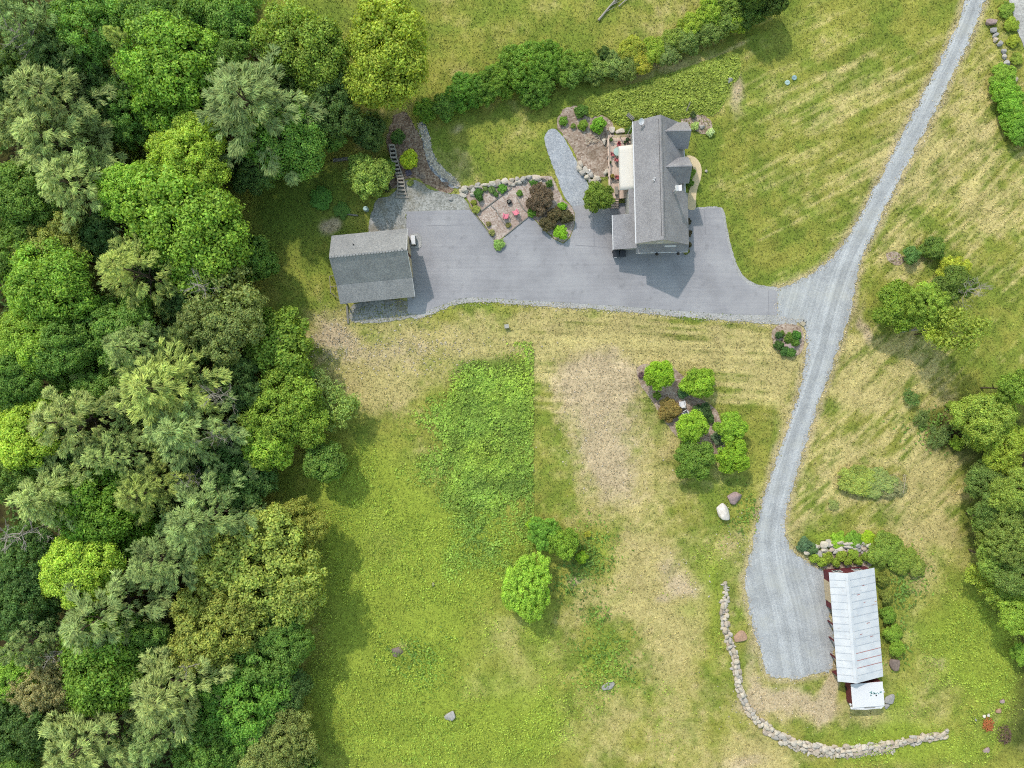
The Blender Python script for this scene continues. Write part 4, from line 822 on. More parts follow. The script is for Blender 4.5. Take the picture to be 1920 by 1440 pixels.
weeds("weeds", free_points(130000, 560, 1960, 700, 1480), wf_lush, .45, ((122, 156, 50), (160, 176, 56)), "bright yellow-green weeds and ferns spread through the lower field", (.05, .15), seed=8)
def wf_tang(U, V, X, Y):
    L = blob(U, V, 1100, 1050, 46, 56) + blob(U, V, 1140, 1245, 52, 56) + blob(U, V, 1070, 1090, 30, 30) * .8 + blob(U, V, 1115, 1150, 22, 14) + blob(U, V, 780, 1235, 60, 40) * .7 + blob(U, V, 1770, 800, 60, 30) + blob(U, V, 1700, 1090, 40, 40) * .7 + blob(U, V, 1690, 1150, 20, 90) * .8 + blob(U, V, 1390, 960, 40, 40) * .6
    return np.clip(L, 0, 1) * sstep(.35, .6, fbm(X, Y, 2, 3, 43) + L * .15)
weeds("weeds", free_points(60000, 700, 1900, 760, 1330), wf_tang, .6, ((84, 118, 46), (116, 150, 46)), "darker tangled weeds round the field trees and barn", (.12, .26), seed=12)
jp = smooth_poly(JUNIPER, 8.0); U = RNG.uniform(1080, 1400, 30000); V = RNG.uniform(90, 245, 30000); ok = in_poly(U, V, [tuple(p) for p in jp])
U, V = U[ok], V[ok]; d = poly_dist(U, V, [tuple(p) for p in jp]); X = (U - 960) / S; Y = (720 - V) / S; n = len(U)
k = np.clip(1 + RNG.normal(size=n) * .2, .5, 1.7) * (0.8 + .4 * fbm(X, Y, 2.2, 3, 97)); t = np.column_stack([np.array(col((142, 158, 56))[:3])[None] * k[:, None], np.ones(n)])
scatter("juniper_groundcover", np.column_stack([X, Y]), (.15 + .6 * fbm(X, Y, 1.1, 3, 99)) * np.clip(d / 12, .15, 1) * RNG.uniform(.5, 1, n), RNG.uniform(.14, .28, n), t, "low spreading juniper carpet on the bank behind the house", "groundcover", MAT_LEAF, .7, aspect=.5)
U = RNG.uniform(-60, 640, 60000); V = RNG.uniform(-60, 1500, 60000); X = (U - 960) / S; Y = (720 - V) / S
ok = in_poly(U, V, FOREST) & (fbm(X, Y, 4, 3, 63) > .42); U, V, X, Y = U[ok], V[ok], X[ok], Y[ok]; n = len(U)
k = np.clip(1 + RNG.normal(size=n) * .2, .5, 1.7); t = np.column_stack([np.array(col((80, 112, 42))[:3])[None] * k[:, None], np.ones(n)])
scatter("understorey", np.column_stack([X, Y]), .3 + 3.0 * fbm(X, Y, 3, 3, 65) * RNG.uniform(.3, 1, n), RNG.uniform(.16, .36, n), t, "dark leafy understorey covering the floor of the woods", "undergrowth", MAT_LEAF, .8, aspect=.65)

# ------------------------------------------------------------------ stones
def stone_mesh(name, seed, sub=2, rough=.22, flat=.62):
    rng = random.Random(seed); bm = bmesh.new(); bmesh.ops.create_icosphere(bm, subdivisions=sub, radius=1.0)
    ks = [Vector((rng.gauss(0, 1), rng.gauss(0, 1), rng.gauss(0, 1))) * 1.6 for _ in range(6)]; ph = [rng.uniform(0, 6.28) for _ in range(6)]
    cuts = [(Vector((rng.gauss(0, 1), rng.gauss(0, 1), rng.gauss(0, .8))).normalized(), rng.uniform(.48, .85)) for _ in range(9)]
    for v in bm.verts:
        p = v.co.copy(); s = 1 + rough * sum(math.sin(k.dot(p) + f) for k, f in zip(ks, ph)) / 3
        p *= s
        for nrm, dd in cuts:
            q = p.dot(nrm) - dd
            if q > 0: p -= nrm * q * .85
        v.co = Vector((p.x, p.y, p.z * flat))
    me = bpy.data.meshes.new(name); bm.to_mesh(me); bm.free()
    for p in me.polygons: p.use_smooth = sub > 2
    return me
STONES = [stone_mesh("stone", 400 + i, 2) for i in range(9)]
for me in STONES: me.materials.append(MAT_STONE)
BOULD = [stone_mesh("boulder", 430 + i, 4, .25, .6) for i in range(5)]
def boulder(u, v, su, sv, h, rz, mat, label, name="boulder", cat="boulder", group=None, i=None):
    me = BOULD[random.randrange(5) if i is None else i].copy(); me.materials.clear(); me.materials.append(mat)
    o = bpy.data.objects.new(name, me); COL.objects.link(o); x, y = P(u, v, h * .5)
    o.location = (x, y, h * .25); o.scale = (su / S / 2 * 1.12, sv / S / 2 * 1.12, h * 1.15); o.rotation_euler = (0, 0, math.radians(rz)); tag(o, label, cat, group); return o
def stone_wall(name, line, rows, sz, label, gapf=0.95, zb=.12, wid=6.0, cat="stone wall"):
    """dry-laid stones along a line of photo pixels; rows: offsets across the line"""
    q = smooth_poly(line, 2.0, False, 1); seg = np.hypot(*(q[1:] - q[:-1]).T); cum = np.concatenate([[0], np.cumsum(seg)]); tot = cum[-1]
    x, y = P(*q[len(q) // 2]); root = empty(name, x, y, 0); tag(root, label, cat)
    for off, z, f0, f1 in rows + [(o_ + random.uniform(-3, 3), z_ * .5, a_, b_) for o_, z_, a_, b_ in rows[:2]]:
        small = z < .13
        s = tot * f0 + random.uniform(0, 4)
        while s < tot * f1:
            L = random.uniform(*sz) * (.45 if small else 1.0); u = np.interp(s + L / 2, cum, q[:, 0]); v = np.interp(s + L / 2, cum, q[:, 1])
            u2 = np.interp(s + L / 2 + 3, cum, q[:, 0]); v2 = np.interp(s + L / 2 + 3, cum, q[:, 1]); a = math.atan2(-(v2 - v), u2 - u)
            o_ = off + random.uniform(-2.6, 2.6); u += math.sin(a) * o_; v += math.cos(a) * o_; px, py = P(u, v, z)
            o = obj("stone", random.choice(STONES), None, root); o.location = (px - x, py - y, z - .06 + random.uniform(-.08, .08))
            o.scale = (L / S / 2 * 1.18, random.uniform(.55, 1.1) * wid / S * 1.05, random.uniform(.28, .5) * (.6 if small else 1)); o.rotation_euler = (random.uniform(-.3, .3), random.uniform(-.3, .3), a + random.uniform(-.3, .3) + (math.pi if random.random() < .5 else 0))
            s += L * gapf * random.uniform(.8, 1.25)
    return root
stone_wall("stone_wall", [(1356, 1090), (1360, 1112), (1357, 1140), (1361, 1180), (1370, 1212), (1379, 1238), (1381, 1262), (1385, 1290), (1394, 1312), (1404, 1332), (1420, 1350), (1440, 1366), (1460, 1380), (1485, 1391), (1510, 1398), (1540, 1404), (1570, 1407), (1600, 1406), (1630, 1401), (1660, 1398), (1690, 1392), (1730, 1386), (1776, 1376)],
           [(-4, .2, 0, 1), (4, .2, .05, 1), (0, .45, .10, .97), (12, .12, .54, .84), (8, .3, .45, .84)], (6, 16), "long curving dry stone retaining wall below the gravel parking pad", wid=6.0, gapf=.82)
stone_wall("stone_wall", [(860, 352), (878, 353), (895, 347), (915, 344), (935, 341), (958, 339), (975, 336), (990, 332), (1016, 334)], [(0, .4, 0, 1), (5, .2, 0, .8), (12, .15, 0, .12)], (9, 17), "low garden wall of pale rough stones along the pea stone bed", wid=6.5)
stone_wall("stone_wall", [(1504, 1038), (1522, 1036), (1540, 1030), (1560, 1027), (1580, 1022), (1605, 1024), (1630, 1030)], [(-5, .5, 0, 1), (3, .35, .1, 1), (9, .2, .2, .95)], (11, 20), "bank of jumbled pale boulders above the white barn", wid=8)
stone_wall("stone_edging", [(1083, 300), (1088, 308), (1095, 316), (1102, 326), (1112, 333), (1122, 334)], [(0, .35, 0, 1), (7, .3, .1, .8)], (9, 15), "short row of pale boulders edging the crushed stone path", wid=7, cat="stone edging")
for args in ((1357, 963, 24, 34, 1.2, 25, MAT_STONEWHITE, "large white angular boulder near the lane"), (1379, 933, 28, 22, .9, 10, MAT_STONEPINK, "large pinkish grey boulder above the white one"), (843, 1344, 22, 20, .6, 40, MAT_STONEGREY, "pale grey triangular rock alone in the lower field"),
             (1368, 149, 15, 12, .5, 0, MAT_STONEGREY, "grey rock at the tip of the juniper bank"), (1677, 1246, 20, 28, .8, 5, MAT_STONEBROWN, "brown boulder against the barn's long side"), (1668, 1313, 15, 22, .5, -30, MAT_STONEGREY, "pale stone slab near the barn annex, upper"), (1664, 1324, 12, 10, .4, 0, MAT_STONEGREY, "small pale stone slab near the barn annex, lower"),
             (1480, 649, 20, 15, .8, -10, MAT_STONEPINK, "pinkish boulder among the shrubs of the lane corner bed"), (1388, 1196, 22, 22, .6, 0, MAT_TERRA, "terracotta coloured round rock inside the stone wall"), (1317, 237, 11, 8, .4, 0, MAT_STONE, "oblong tan stone between the two hostas"), (1324, 321, 6, 6, .25, 0, MAT_STONE, "small stone on the lawn beside the garden path"),
             (1138, 322, 13, 10, .6, 20, MAT_STONE, "pale squarish boulder against the deck"), (1134, 264, 9, 13, .6, 10, MAT_STONE, "upright grey stone beside the deck corner"), (1147, 243, 12, 16, .5, 5, MAT_STONE, "flat pale stone slab at the top corner of the deck"), (1163, 246, 18, 10, .4, 0, MAT_STONE, "buff stone slab beside the pale one above the deck"), (1115, 340, 18, 14, .9, -10, MAT_STONE, "biggest buff boulder beside the small tree"),
             (1103, 322, 12, 11, .6, 0, MAT_STONEWHITE, "white round boulder in the row along the crushed stone path"), (836, 345, 10, 8, .4, 0, MAT_STONEBROWN, "brown stone beside the drain's lower end"), (788, 330, 14, 9, .4, -30, MAT_STONEBROWN, "brown stone beside the yellow-green shrub"), (845, 373, 10, 8, .3, 10, MAT_STONEGREY, "grey flat stone at the gravel apron's edge"), (1133, 195, 5, 9, .4, -50, MAT_STONEWHITE, "small white rock in the juniper carpet"),
             (1846, 1344, 7, 6, .4, 0, MAT_STONEWHITE, "small white rock above the orange brush heap, first of the pair"), (1854, 1342, 6, 6, .4, 0, MAT_STONEWHITE, "small white rock above the orange brush heap, second of the pair"), (1880, 1316, 10, 8, .5, 0, MAT_STONEPINK, "pinkish rock in the rubble near the border"), (1873, 1334, 11, 10, .5, 0, MAT_TERRA, "reddish rock in the rubble near the border"), (1850, 1408, 14, 11, .5, 0, MAT_STONEPINK, "pinkish rock below the orange brush heap"), (1857, 848, 16, 14, .8, 0, MAT_STONEPINK, "grey boulder in the shade of the east thicket"),
             (1140, 1288, 26, 16, .5, 10, MAT_STONEGREY, "grey rock outcrop in the weeds below the field trees"), (828, 1215 + 16, 20, 16, .3, 0, MAT_STONEBROWN, "brown stump patch among the weeds") if False else (745, 1222, 22, 18, .3, 0, MAT_STONEBROWN, "flat brown rock among the lower field weeds"), (812, 1096, 5, 7, .3, 0, MAT_STONEPINK, "tiny pinkish rock in the lower field"), (1830, 1350, 3, 7, .2, 20, MAT_STONEGREY, "thin pale rock in the grass above the brush")):
    boulder(*args)
for i, (u, v, a, b) in enumerate(((1859, 40, 21, 14), (1863, 56, 13, 13), (1868, 65, 12, 9), (1868, 74, 9, 9), (1875, 82, 12, 11), (1884, 96, 9, 10), (1885, 106, 10, 8), (1890, 118, 11, 11), (1902, 131, 9, 9), (1905, 148, 10, 12))):
    boulder(u, v, a, b, .6 if i else 1.0, 15 * i, MAT_STONEPINK if i == 0 else (MAT_STONE if i % 3 == 0 else MAT_STONEGREY), "biggest pinkish boulder heading the roadside row" if i == 0 else f"roadside boulder, {ORD[i]} from the top of its row", group="boulders of the roadside row")

# ------------------------------------------------------------------ the house
hx, hy = 19.5, 26.9
house = empty("house", hx, hy, 0, math.radians(1.5)); tag(house, "long grey shingled house with two dormers and an attached garage wing", "house")
RH, WE, EE = 7.6, 5.4, 3.55        # ridge, west eave, east eave
ys, yn = -8.12, 8.12; wy0, wy1 = -7.9, 7.85
ew = lambda x: RH - (RH - EE) / 4.25 * x; ww = lambda x: RH + (RH - WE) / 3.1 * x
MB().prism([(-2.8, 0), (3.85, 0), (3.85, ew(3.85) - .16), (0, RH - .2), (-2.8, ww(-2.8) - .16)], wy0, wy1).build("wall", MAT_SIDING, house)
MB().slab([(-3.15, ys, ww(-3.15)), (0, ys, RH), (0, yn, RH), (-3.15, yn, ww(-3.15))], .13).build("roof", MAT_SHINGLE, house)
er = MB().slab([(0.004, ys, RH), (3.8, ys, ew(3.8)), (3.8, yn, ew(3.8)), (0.004, yn, RH)], .13).build("roof", MAT_SHINGLE, house)
MB().slab([(3.803, ys, ew(3.803)), (4.3, ys, ew(4.3)), (4.3, -1.1, ew(4.3)), (3.803, -1.1, ew(3.803))], .13).build("roof", MAT_SHINGLE, house)
MB().prism([(-.20, RH - .10), (0, RH + .07), (.22, RH - .12), (.18, RH - .16), (0, RH + .02), (-.17, RH - .13)], ys + .5, yn - .2).build("ridge_vent", MAT_SHINGLE, house)
MB().box((.24, 0, ew(.24) + .02), (.035, 15.2, .05)).build("vent_edge", MAT_DARK, house)
MB().box((-.22, 0, ww(-.22) + .02), (.035, 15.2, .05)).build("vent_edge", MAT_DARK, house)
MB().box((-3.22, 0, ww(-3.15) - .10), (.14, yn - ys, .14)).build("gutter", MAT_WHITE, house)
MB().box((3.88, 3.5, ew(3.8) - .14), (.12, 9.2, .12)).build("gutter", MAT_WHITE, house)
MB().tube((-3.2, 7.9, 0), (-3.2, 7.9, WE - .2), .06, n=8).build("downspout", MAT_WHITE, house)
# skirt roof over the garage doors at the gable
MB().slab([(-2.85, -8.95, 2.95), (4.3, -8.95, 2.95), (4.3, -7.88, 3.55), (-2.85, -7.88, 3.55)], .1).build("skirt_roof", MAT_SHINGLE, house)
MB().box((.75, -8.98, 2.86), (7.1, .06, .16)).build("fascia", MAT_WHITE, house)
MB().slab([(1.0, -8.3, 3.36), (2.6, -8.3, 3.36), (2.6, -8.12, 3.46), (1.0, -8.12, 3.46)], .06).build("sill", MAT_WHITE, house)
for x in (-.2, 2.9):
    d = MB().box((x - .1 if x < 0 else x - .9, -7.94, 1.15), (2.5, .06, 2.3)).build("garage_door", MAT_WHITE, house)
    for k in range(3): MB().box((x - .1 if x < 0 else x - .9, -7.98, .55 + .56 * k), (2.3, .03, .44)).build("panel", MAT_WHITE, d)
for x in (0.05, 2.95):
    lt = MB().tube((x, -8.9, 2.9), (x, -9.12, 3.12), .03, n=6).build("lantern", MAT_DARK, house)
    MB().tube((x, -9.12, 3.12), (x, -9.16, 2.86), .08, .24, 10).build("shade", MAT_DARK, lt)
MB().box((0, -7.93, 5.0), (.9, .08, 1.1)).build("window", MAT_WHITE, house)
# attached wing
MB().box((-4.2, -5.9, 1.35), (2.75, 4.1, 2.7)).build("wing_wall", MAT_SIDING, house)
MB().slab([(-5.85, -8.4, 2.95), (-2.83, -8.4, 3.65), (-2.83, -3.7, 3.65), (-5.85, -3.7, 2.95)], .12).build("wing_roof", MAT_SHINGLE, house)
MB().slab([(-3.7, -3.68, 3.4), (-2.83, -3.68, 3.62), (-2.83, -.35, 3.62), (-3.7, -.35, 3.4)], .12).build("porch_roof", MAT_SHINGLE, house)
MB().box((-5.92, -6.05, 2.86), (.1, 4.7, .14)).build("gutter", MAT_WHITE, house)
MB().box((-3.25, -2.0, 1.6), (.85, 3.1, 3.2)).build("porch_wall", MAT_SIDING, house)
# dormers
for yc, hw in ((6.2, 1.62), (1.55, 1.6)):
    dr, de, xe = 6.95, 5.15, 4.0
    dm = MB().slab([(.55, yc - hw - .15, de - .16), (xe + .15, yc - hw - .15, de - .16), (xe + .15, yc, dr), (.55, yc, dr)], .1).build("dormer", MAT_SHINGLE, house)
    MB().slab([(.55, yc + .003, dr), (xe + .15, yc + .003, dr), (xe + .15, yc + hw + .15, de - .16), (.55, yc + hw + .15, de - .16)], .1).build("roof", MAT_SHINGLE, dm)
    b = MB(); vs = [(yc - hw + .1, 3.9), (yc + hw - .1, 3.9), (yc + hw - .1, de - .2), (yc, dr - .2), (yc - hw + .1, de - .2)]; n = 5
    b.add([(.9, a, z) for a, z in vs] + [(xe - .02, a, z) for a, z in vs], [(i, (i + 1) % n, n + (i + 1) % n, n + i) for i in range(n)] + [(4, 3, 2, 1, 0), (5, 6, 7, 8, 9)]); b.build("wall", MAT_SIDING, dm)
    MB().box((xe + .02, yc, 5.0), (.06, 1.3, 1.3)).build("window", MAT_WHITE, dm)
    for s in (-1, 1): MB().box((xe + .06, yc + s * .3, 5.0), (.03, .5, 1.1)).build("pane", MAT_GLASS, dm)
    MB().box((2.35, yc, dr + .01), (3.5, .16, .05)).build("ridge_cap", MAT_SHINGLE, dm)
# flue, pipe vent
fl = MB().tube((1.95, -1.55, 5.4), (1.95, -1.55, 7.75), .2, n=12).build("flue", MAT_WHITE, house)
MB().box((1.95, -1.55, 7.8), (.62, .62, .06), .3).build("cap", MAT_WHITE, fl)
MB().slab([(1.6, -1.95, 8.15), (2.0, -1.95, 7.86), (2.0, -1.2, 7.86), (1.6, -1.2, 8.15)], .03).build("cowl", MAT_WHITE, fl)
MB().slab([(2.04, -1.95, 7.86), (2.4, -1.95, 8.1), (2.4, -1.2, 8.1), (2.04, -1.2, 7.86)], .03).build("cowl", MAT_WHITE, fl)
MB().tube((-.95, -.1, 6.8), (-.95, -.1, 7.2), .07, n=8).build("pipe_vent", MAT_WHITE, house)
for a in (.6, 1.65): MB().box((-.95, -.1, 7.2), (.55, .09, .03), a).build("pipe_vent", MAT_WHITE, house)
# front windows and door, ground floor
for y in (5.6, 3.2, -3.4, -6.0):
    w = MB().box((3.87, y, 1.9), (.07, 1.2, 1.4)).build("window", MAT_WHITE, house); MB().box((3.92, y, 1.9), (.03, 1.0, 1.2)).build("pane", MAT_GLASS, w)
MB().box((3.87, .9, 1.15), (.08, 1.0, 2.1)).build("door", MAT_MAROON, house)
for y in (2.0, 4.5):
    w = MB().box((-2.82, y, 2.1), (.07, 1.7, 2.0)).build("window", MAT_WHITE, house); MB().box((-2.87, y, 2.1), (.03, 1.5, 1.8)).build("pane", MAT_GLASS, w)
# small porch rail at the north gable
MB().box((.3, 8.75, .5), (3.2, 1.4, .12)).build("landing", MAT_DECK, house)
for p, q in (((-1.3, 9.4, 1.35), (1.9, 9.4, 1.35)), ((-1.3, 9.4, .8), (1.9, 9.4, .8)), ((-1.3, 8.1, 1.35), (-1.3, 9.4, 1.35))): MB().tube(p, q, .06, n=4).build("rail", MAT_WOOD, house)
for x in (-1.3, .3, 1.9): MB().tube((x, 9.4, .1), (x, 9.4, 1.4), .06, n=4).build("rail_post", MAT_WOOD, house)

deck = empty("deck", hx, hy, 0, math.radians(1.5)); tag(deck, "tan board deck with rails and a short stair along the house", "deck")
DX0, DX1, DY0, DY1, DZ = -6.05, -2.83, -.95, 7.55, 1.0
nb = 15; bw = (DX1 - DX0) / nb
bme = MB().box((0, 0, 0), (bw - .018, DY1 - DY0, .05)).mesh("board"); bme.materials.append(MAT_DECK)
for i in range(nb):
    o = obj("board", bme, None, deck); o.location = (DX0 + bw * (i + .5), (DY0 + DY1) / 2, DZ + random.uniform(-.003, .003))
MB().box(((DX0 + DX1) / 2, (DY0 + DY1) / 2, .92), (DX1 - DX0 - .1, DY1 - DY0 - .1, .1)).build("frame", MAT_WOOD, deck)
for x in (DX0 + .1, -4.4):
    for y in (DY0 + .1, 2.4, 5.0, DY1 - .1): MB().box((x, y, .45), (.14, .14, .9)).build("deck_post", MAT_WOOD, deck)
for z in (1.55, 2.0):
    MB().box((DX0 + .04, (DY0 + DY1) / 2, z), (.07, DY1 - DY0, .05)).build("rail", MAT_DECK, deck); MB().box(((DX0 + DX1) / 2, DY1 - .04, z), (DX1 - DX0 - .1, .07, .05)).build("rail", MAT_DECK, deck)
for k in range(7): MB().box((DX0 + .04, DY0 + .1 + k * 1.4, 1.5), (.09, .09, 1.0)).build("rail_post", MAT_WOOD, deck)
for k in range(3): MB().box((DX0 + .6 + k * 1.2, DY1 - .04, 1.5), (.09, .09, 1.0)).build("rail_post", MAT_WOOD, deck)
for k in range(4): MB().box((-5.2, DY0 - .16 - .29 * k, .84 - .2 * k), (1.05, .27, .06)).build("stair_tread", MAT_DECK, deck)
for x in (-5.76, -4.64): MB().slab([(x - .03, DY0 - 1.25, .06), (x + .03, DY0 - 1.25, .06), (x + .03, DY0, .95), (x - .03, DY0, .95)], .2).build("stringer", MAT_WOOD, deck)

aw = empty("awning", hx, hy, 0, math.radians(1.5)); tag(aw, "large cream fabric awning stretched out from the house over the deck", "awning")
b = MB(); rows_ = 10
for j in range(rows_ + 1):
    y = -.35 + 6.0 * j / rows_
    for i in range(6):
        f = i / 5; b.v.append((-2.83 - 1.95 * f, y, 3.75 - .75 * f - .10 * math.sin(f * math.pi) + .015 * math.sin(j * 2.1 + i)))
for j in range(rows_):
    for i in range(5): a = j * 6 + i; b.f.append((a, a + 6, a + 7, a + 1))
o = b.build("fabric", MAT_FABRIC, aw); o.modifiers.new("thick", 'SOLIDIFY').thickness = .03
for p in o.data.polygons: p.use_smooth = True
MB().box((-4.80, 2.65, 2.92), (.05, 6.0, .22)).build("valance", MAT_FABRIC, aw)
for y in (-.3, 2.65, 5.6): MB().tube((-2.9, y, 3.3), (-4.75, y, 2.95), .03, n=6).build("arm", MAT_WHITE, aw)

def on_house(lx, ly):
    a = math.radians(1.5); return hx + lx * math.cos(a) - ly * math.sin(a), hy + lx * math.sin(a) + ly * math.cos(a)
def chair(lx, ly, z, rz, mat, label, cat="chair", name="chair", s=1.0, group=None, world=None):
    x, y = world if world else on_house(lx, ly); c = empty(name, x, y, z, rz); c.scale = (s, s, s); tag(c, label, cat, group)
    MB().slab([(-.26, -.28, .36), (.26, -.28, .36), (.26, .26, .42), (-.26, .26, .42)], .05).build("seat", mat, c)
    bk = MB().slab([(-.27, .24, .42), (.27, .24, .42), (.24, .44, .98), (-.24, .44, .98)], .05).build("backrest", mat, c)
    for s_ in (-1, 1):
        MB().box((s_ * .32, -.02, .6), (.12, .62, .04)).build("armrest", mat, c)
        for y_ in (-.26, .24): MB().box((s_ * .32, y_, .29), (.06, .07, .58)).build("leg", mat, c)
    return c
tb = empty("patio_table", *on_house(-4.75, 5.35), DZ + .03, .3); tag(tb, "octagonal aqua glass table on the deck", "table")
MB().poly([(.62 * math.cos(i * math.pi / 4), .62 * math.sin(i * math.pi / 4)) for i in range(8)], .7, .73).build("table_top", MAT_AQUA, tb)
for i in range(4): MB().box((.4 * math.cos(i * 1.571 + .78), .4 * math.sin(i * 1.571 + .78), .35), (.05, .05, .69)).build("leg", MAT_DARK, tb)
chair(-4.5, 6.4, DZ + .03, 0, MAT_REDCHAIR, "red chair on the deck at the head of the aqua table", s=.75)
chair(-5.4, 5.1, DZ + .03, 1.5, MAT_REDCHAIR, "red chair on the outer side of the aqua table", s=.75)
chair(-4.9, 4.35, DZ + .03, 2.9, MAT_REDCHAIR, "red chair below the aqua table, partly under the awning", s=.75)
chair(-4.85, 1.9, DZ + .03, 1.4, MAT_REDCHAIR, "red chair half hidden under the middle of the awning", s=.75)
def pot(lx, ly, z, r, h, rgb, label):
    c = empty("potted_plant", *on_house(lx, ly), z, 0); tag(c, label, "potted plant")
    MB().tube((0, 0, 0), (0, 0, h), r * .7, r, 12).build("pot", MAT_DARK, c); o = obj("foliage", CROWN["R"][0], None, c); o.location = (0, 0, h + r * .4); o.scale = (r * 1.15, r * 1.15, r); o.color = col(rgb)
pot(-5.55, 2.0, DZ + .03, .27, .4, (140, 126, 50), "potted olive plant near the deck's outer rail")
pot(-5.75, 4.0, DZ + .03, .14, .35, (90, 110, 60), "small dark potted plant by the outer rail")
pot(-5.6, 7.1, DZ + .03, .22, .35, (90, 120, 60), "potted plant at the deck's upper outer corner"); pot(-3.35, 7.0, DZ + .03, .24, .5, (70, 90, 60), "dark potted plant at the deck's upper house corner"); pot(-3.7, 6.7, DZ + .03, .16, .4, (80, 100, 60), "smaller dark potted plant in the deck's upper corner")
gr = empty("deck_bench", *on_house(-5.0, .05), DZ + .03, 0); tag(gr, "brown wooden bench at the lower end of the awning", "bench")
for i in range(3): MB().box((-.16 + .16 * i, 0, .42), (.14, 1.1, .05)).build("slat", MAT_WOOD, gr)
for y in (-.45, .45): MB().box((0, y, .2), (.4, .08, .4)).build("leg", MAT_WOOD, gr)
for i, lx in enumerate((-5.25, -4.3)):
    bn = empty("wheelie_bin", *on_house(lx, -8.62), .03, .08 - .1 * i); tag(bn, ("black wheelie bin with a white lid mark under the wing roof", "black wheelie bin nearer the garage doors under the wing roof")[i], "bin", "bins under the wing roof")
    b = MB(); b.add([(-.3, -.3, 0), (.3, -.3, 0), (.3, .3, 0), (-.3, .3, 0), (-.38, -.4, 1.0), (.38, -.4, 1.0), (.38, .4, 1.0), (-.38, .4, 1.0)], [(3, 2, 1, 0), (4, 5, 6, 7), (0, 1, 5, 4), (1, 2, 6, 5), (2, 3, 7, 6), (3, 0, 4, 7)]); b.build("body", MAT_BLACKPLASTIC, bn)
    MB().slab([(-.42, -.46, 1.02), (.42, -.46, 1.02), (.42, .42, 1.10), (-.42, .42, 1.10)], .05).build("lid", MAT_BLACKPLASTIC, bn, .02)
    for s in (-1, 1): MB().tube((s * .3, .42, .12), (s * .38, .42, .12), .12, n=10).build("wheel", MAT_DARK, bn)
    if i == 0: MB().box((-.1, -.5, .9), (.36, .06, .12)).build("handle", MAT_WHITE, bn)
# satellite dish
sd = empty("satellite_dish", *on_house(-2.35, 7.55), ww(-2.35), 0); tag(sd, "small white satellite dish on the roof corner over the deck", "satellite dish")
MB().tube((0, 0, -.1), (0, 0, .75), .035, n=6).build("mast", MAT_DARK, sd)
b = MB(); n = 16
for k in range(4):
    for i in range(n): w = 2 * math.pi * i / n; rr = .37 * k / 3 + .001; b.v.append((rr * math.cos(w), rr * math.sin(w), .8 + .12 * (k / 3) ** 2 + rr * math.sin(w) * .5))
for k in range(3):
    for i in range(n): b.f.append((k * n + i, k * n + (i + 1) % n, (k + 1) * n + (i + 1) % n, (k + 1) * n + i))
b.build("dish", MAT_WHITEP, sd).modifiers.new("thick", 'SOLIDIFY').thickness = .02
MB().tube((0, -.2, .75), (0, -.3, 1.15), .02, n=5).build("arm", MAT_DARK, sd)
# slatted bench on the juniper bank, post
x, y = P(1182, 219, .6); bb = empty("garden_bench", x, y, .15, math.radians(-42)); tag(bb, "grey slatted garden bench standing in the juniper by the house corner", "bench")
for i in range(3): MB().box((0, -.2 + .2 * i, .5), (1.15, .13, .05)).build("slat", MAT_POST, bb)
for x_ in (-.5, .5): MB().box((x_, 0, .25), (.08, .5, .5)).build("leg", MAT_DARK, bb)
x, y = P(1291, 199, .8); o = MB().slab([(-.06, -.6, .3), (.06, -.6, .3), (.06, .5, 1.1), (-.06, .5, 1.1)], .08).build("wooden_post", MAT_WOOD); o.location = (x, y, 0); o.rotation_euler = (0, 0, -.35); tag(o, "leaning pale wooden post in the juniper carpet", "post")
# white lattice frame lying in the bed
x, y = P(1111, 263, .3); la = empty("lattice_frame", x, y, 0.25, .05); tag(la, "pale wooden crossed trellis frame lying in the mulch bed", "trellis")
for p, q in (((-.9, -.5), (-.9, .45)), ((.95, -.2), (.95, .75)), ((-.9, .4), (.95, .7)), ((-.9, -.45), (.95, .5)), ((-.9, .3), (.6, -.3)), ((-.7, -.5), (.1, .6)), ((-.1, -.3), (.95, .1))):
    MB().tube((p[0], p[1], random.uniform(0, .06)), (q[0], q[1], random.uniform(0, .06)), .035, n=4).build("slat", MAT_TAN, la)

# ------------------------------------------------------------------ the garage by the woods
gx, gy = -19.04, 17.24; gar = empty("garage_barn", gx, gy, 0, math.radians(5.6)); tag(gar, "grey roofed red-brown garage with a lean-to, beside the woods", "garage")
GH, GL = 6.2, 5.14
MB().prism([(-3.0, 0), (3.0, 0), (3.0, 3.68), (0, 6.02), (-3.0, 3.68)], -4.85, 4.85)
def gprism(prof, x0, x1):
    b = MB(); n = len(prof); b.add([(x0, y, z) for y, z in prof] + [(x1, y, z) for y, z in prof], [(i, (i + 1) % n, n + (i + 1) % n, n + i) for i in range(n)] + [tuple(range(n - 1, -1, -1)), tuple(range(n, 2 * n))]); return b
gprism([(-3.0, 0), (3.0, 0), (3.0, 3.66), (0, 6.02), (-3.0, 3.66)], -4.85, 4.85).build("wall", MAT_REDBROWN, gar)
MB().slab([(-GL, .003, GH), (GL, .003, GH), (GL, 3.4, 3.5), (-GL, 3.4, 3.5)], .14).build("roof", MAT_SHINGLE2, gar)
MB().slab([(-GL, -3.32, 3.5), (GL, -3.32, 3.5), (GL, 0, GH), (-GL, 0, GH)], .14).build("roof", MAT_SHINGLE2, gar)
MB().slab([(-GL, -5.8, 2.4), (GL, -5.8, 2.4), (GL, -3.325, 3.48), (-GL, -3.325, 3.48)], .12).build("lean_to_roof", MAT_SHINGLE2, gar)
for k in range(26): MB().box((-GL + .2 + k * .395, 0, GH + .01), (.3, .26, .05)).build("ridge_cap", MAT_SHINGLE2, gar)
MB().box((GL + .02, 1.68, 4.84), (.05, .01, .01)).v
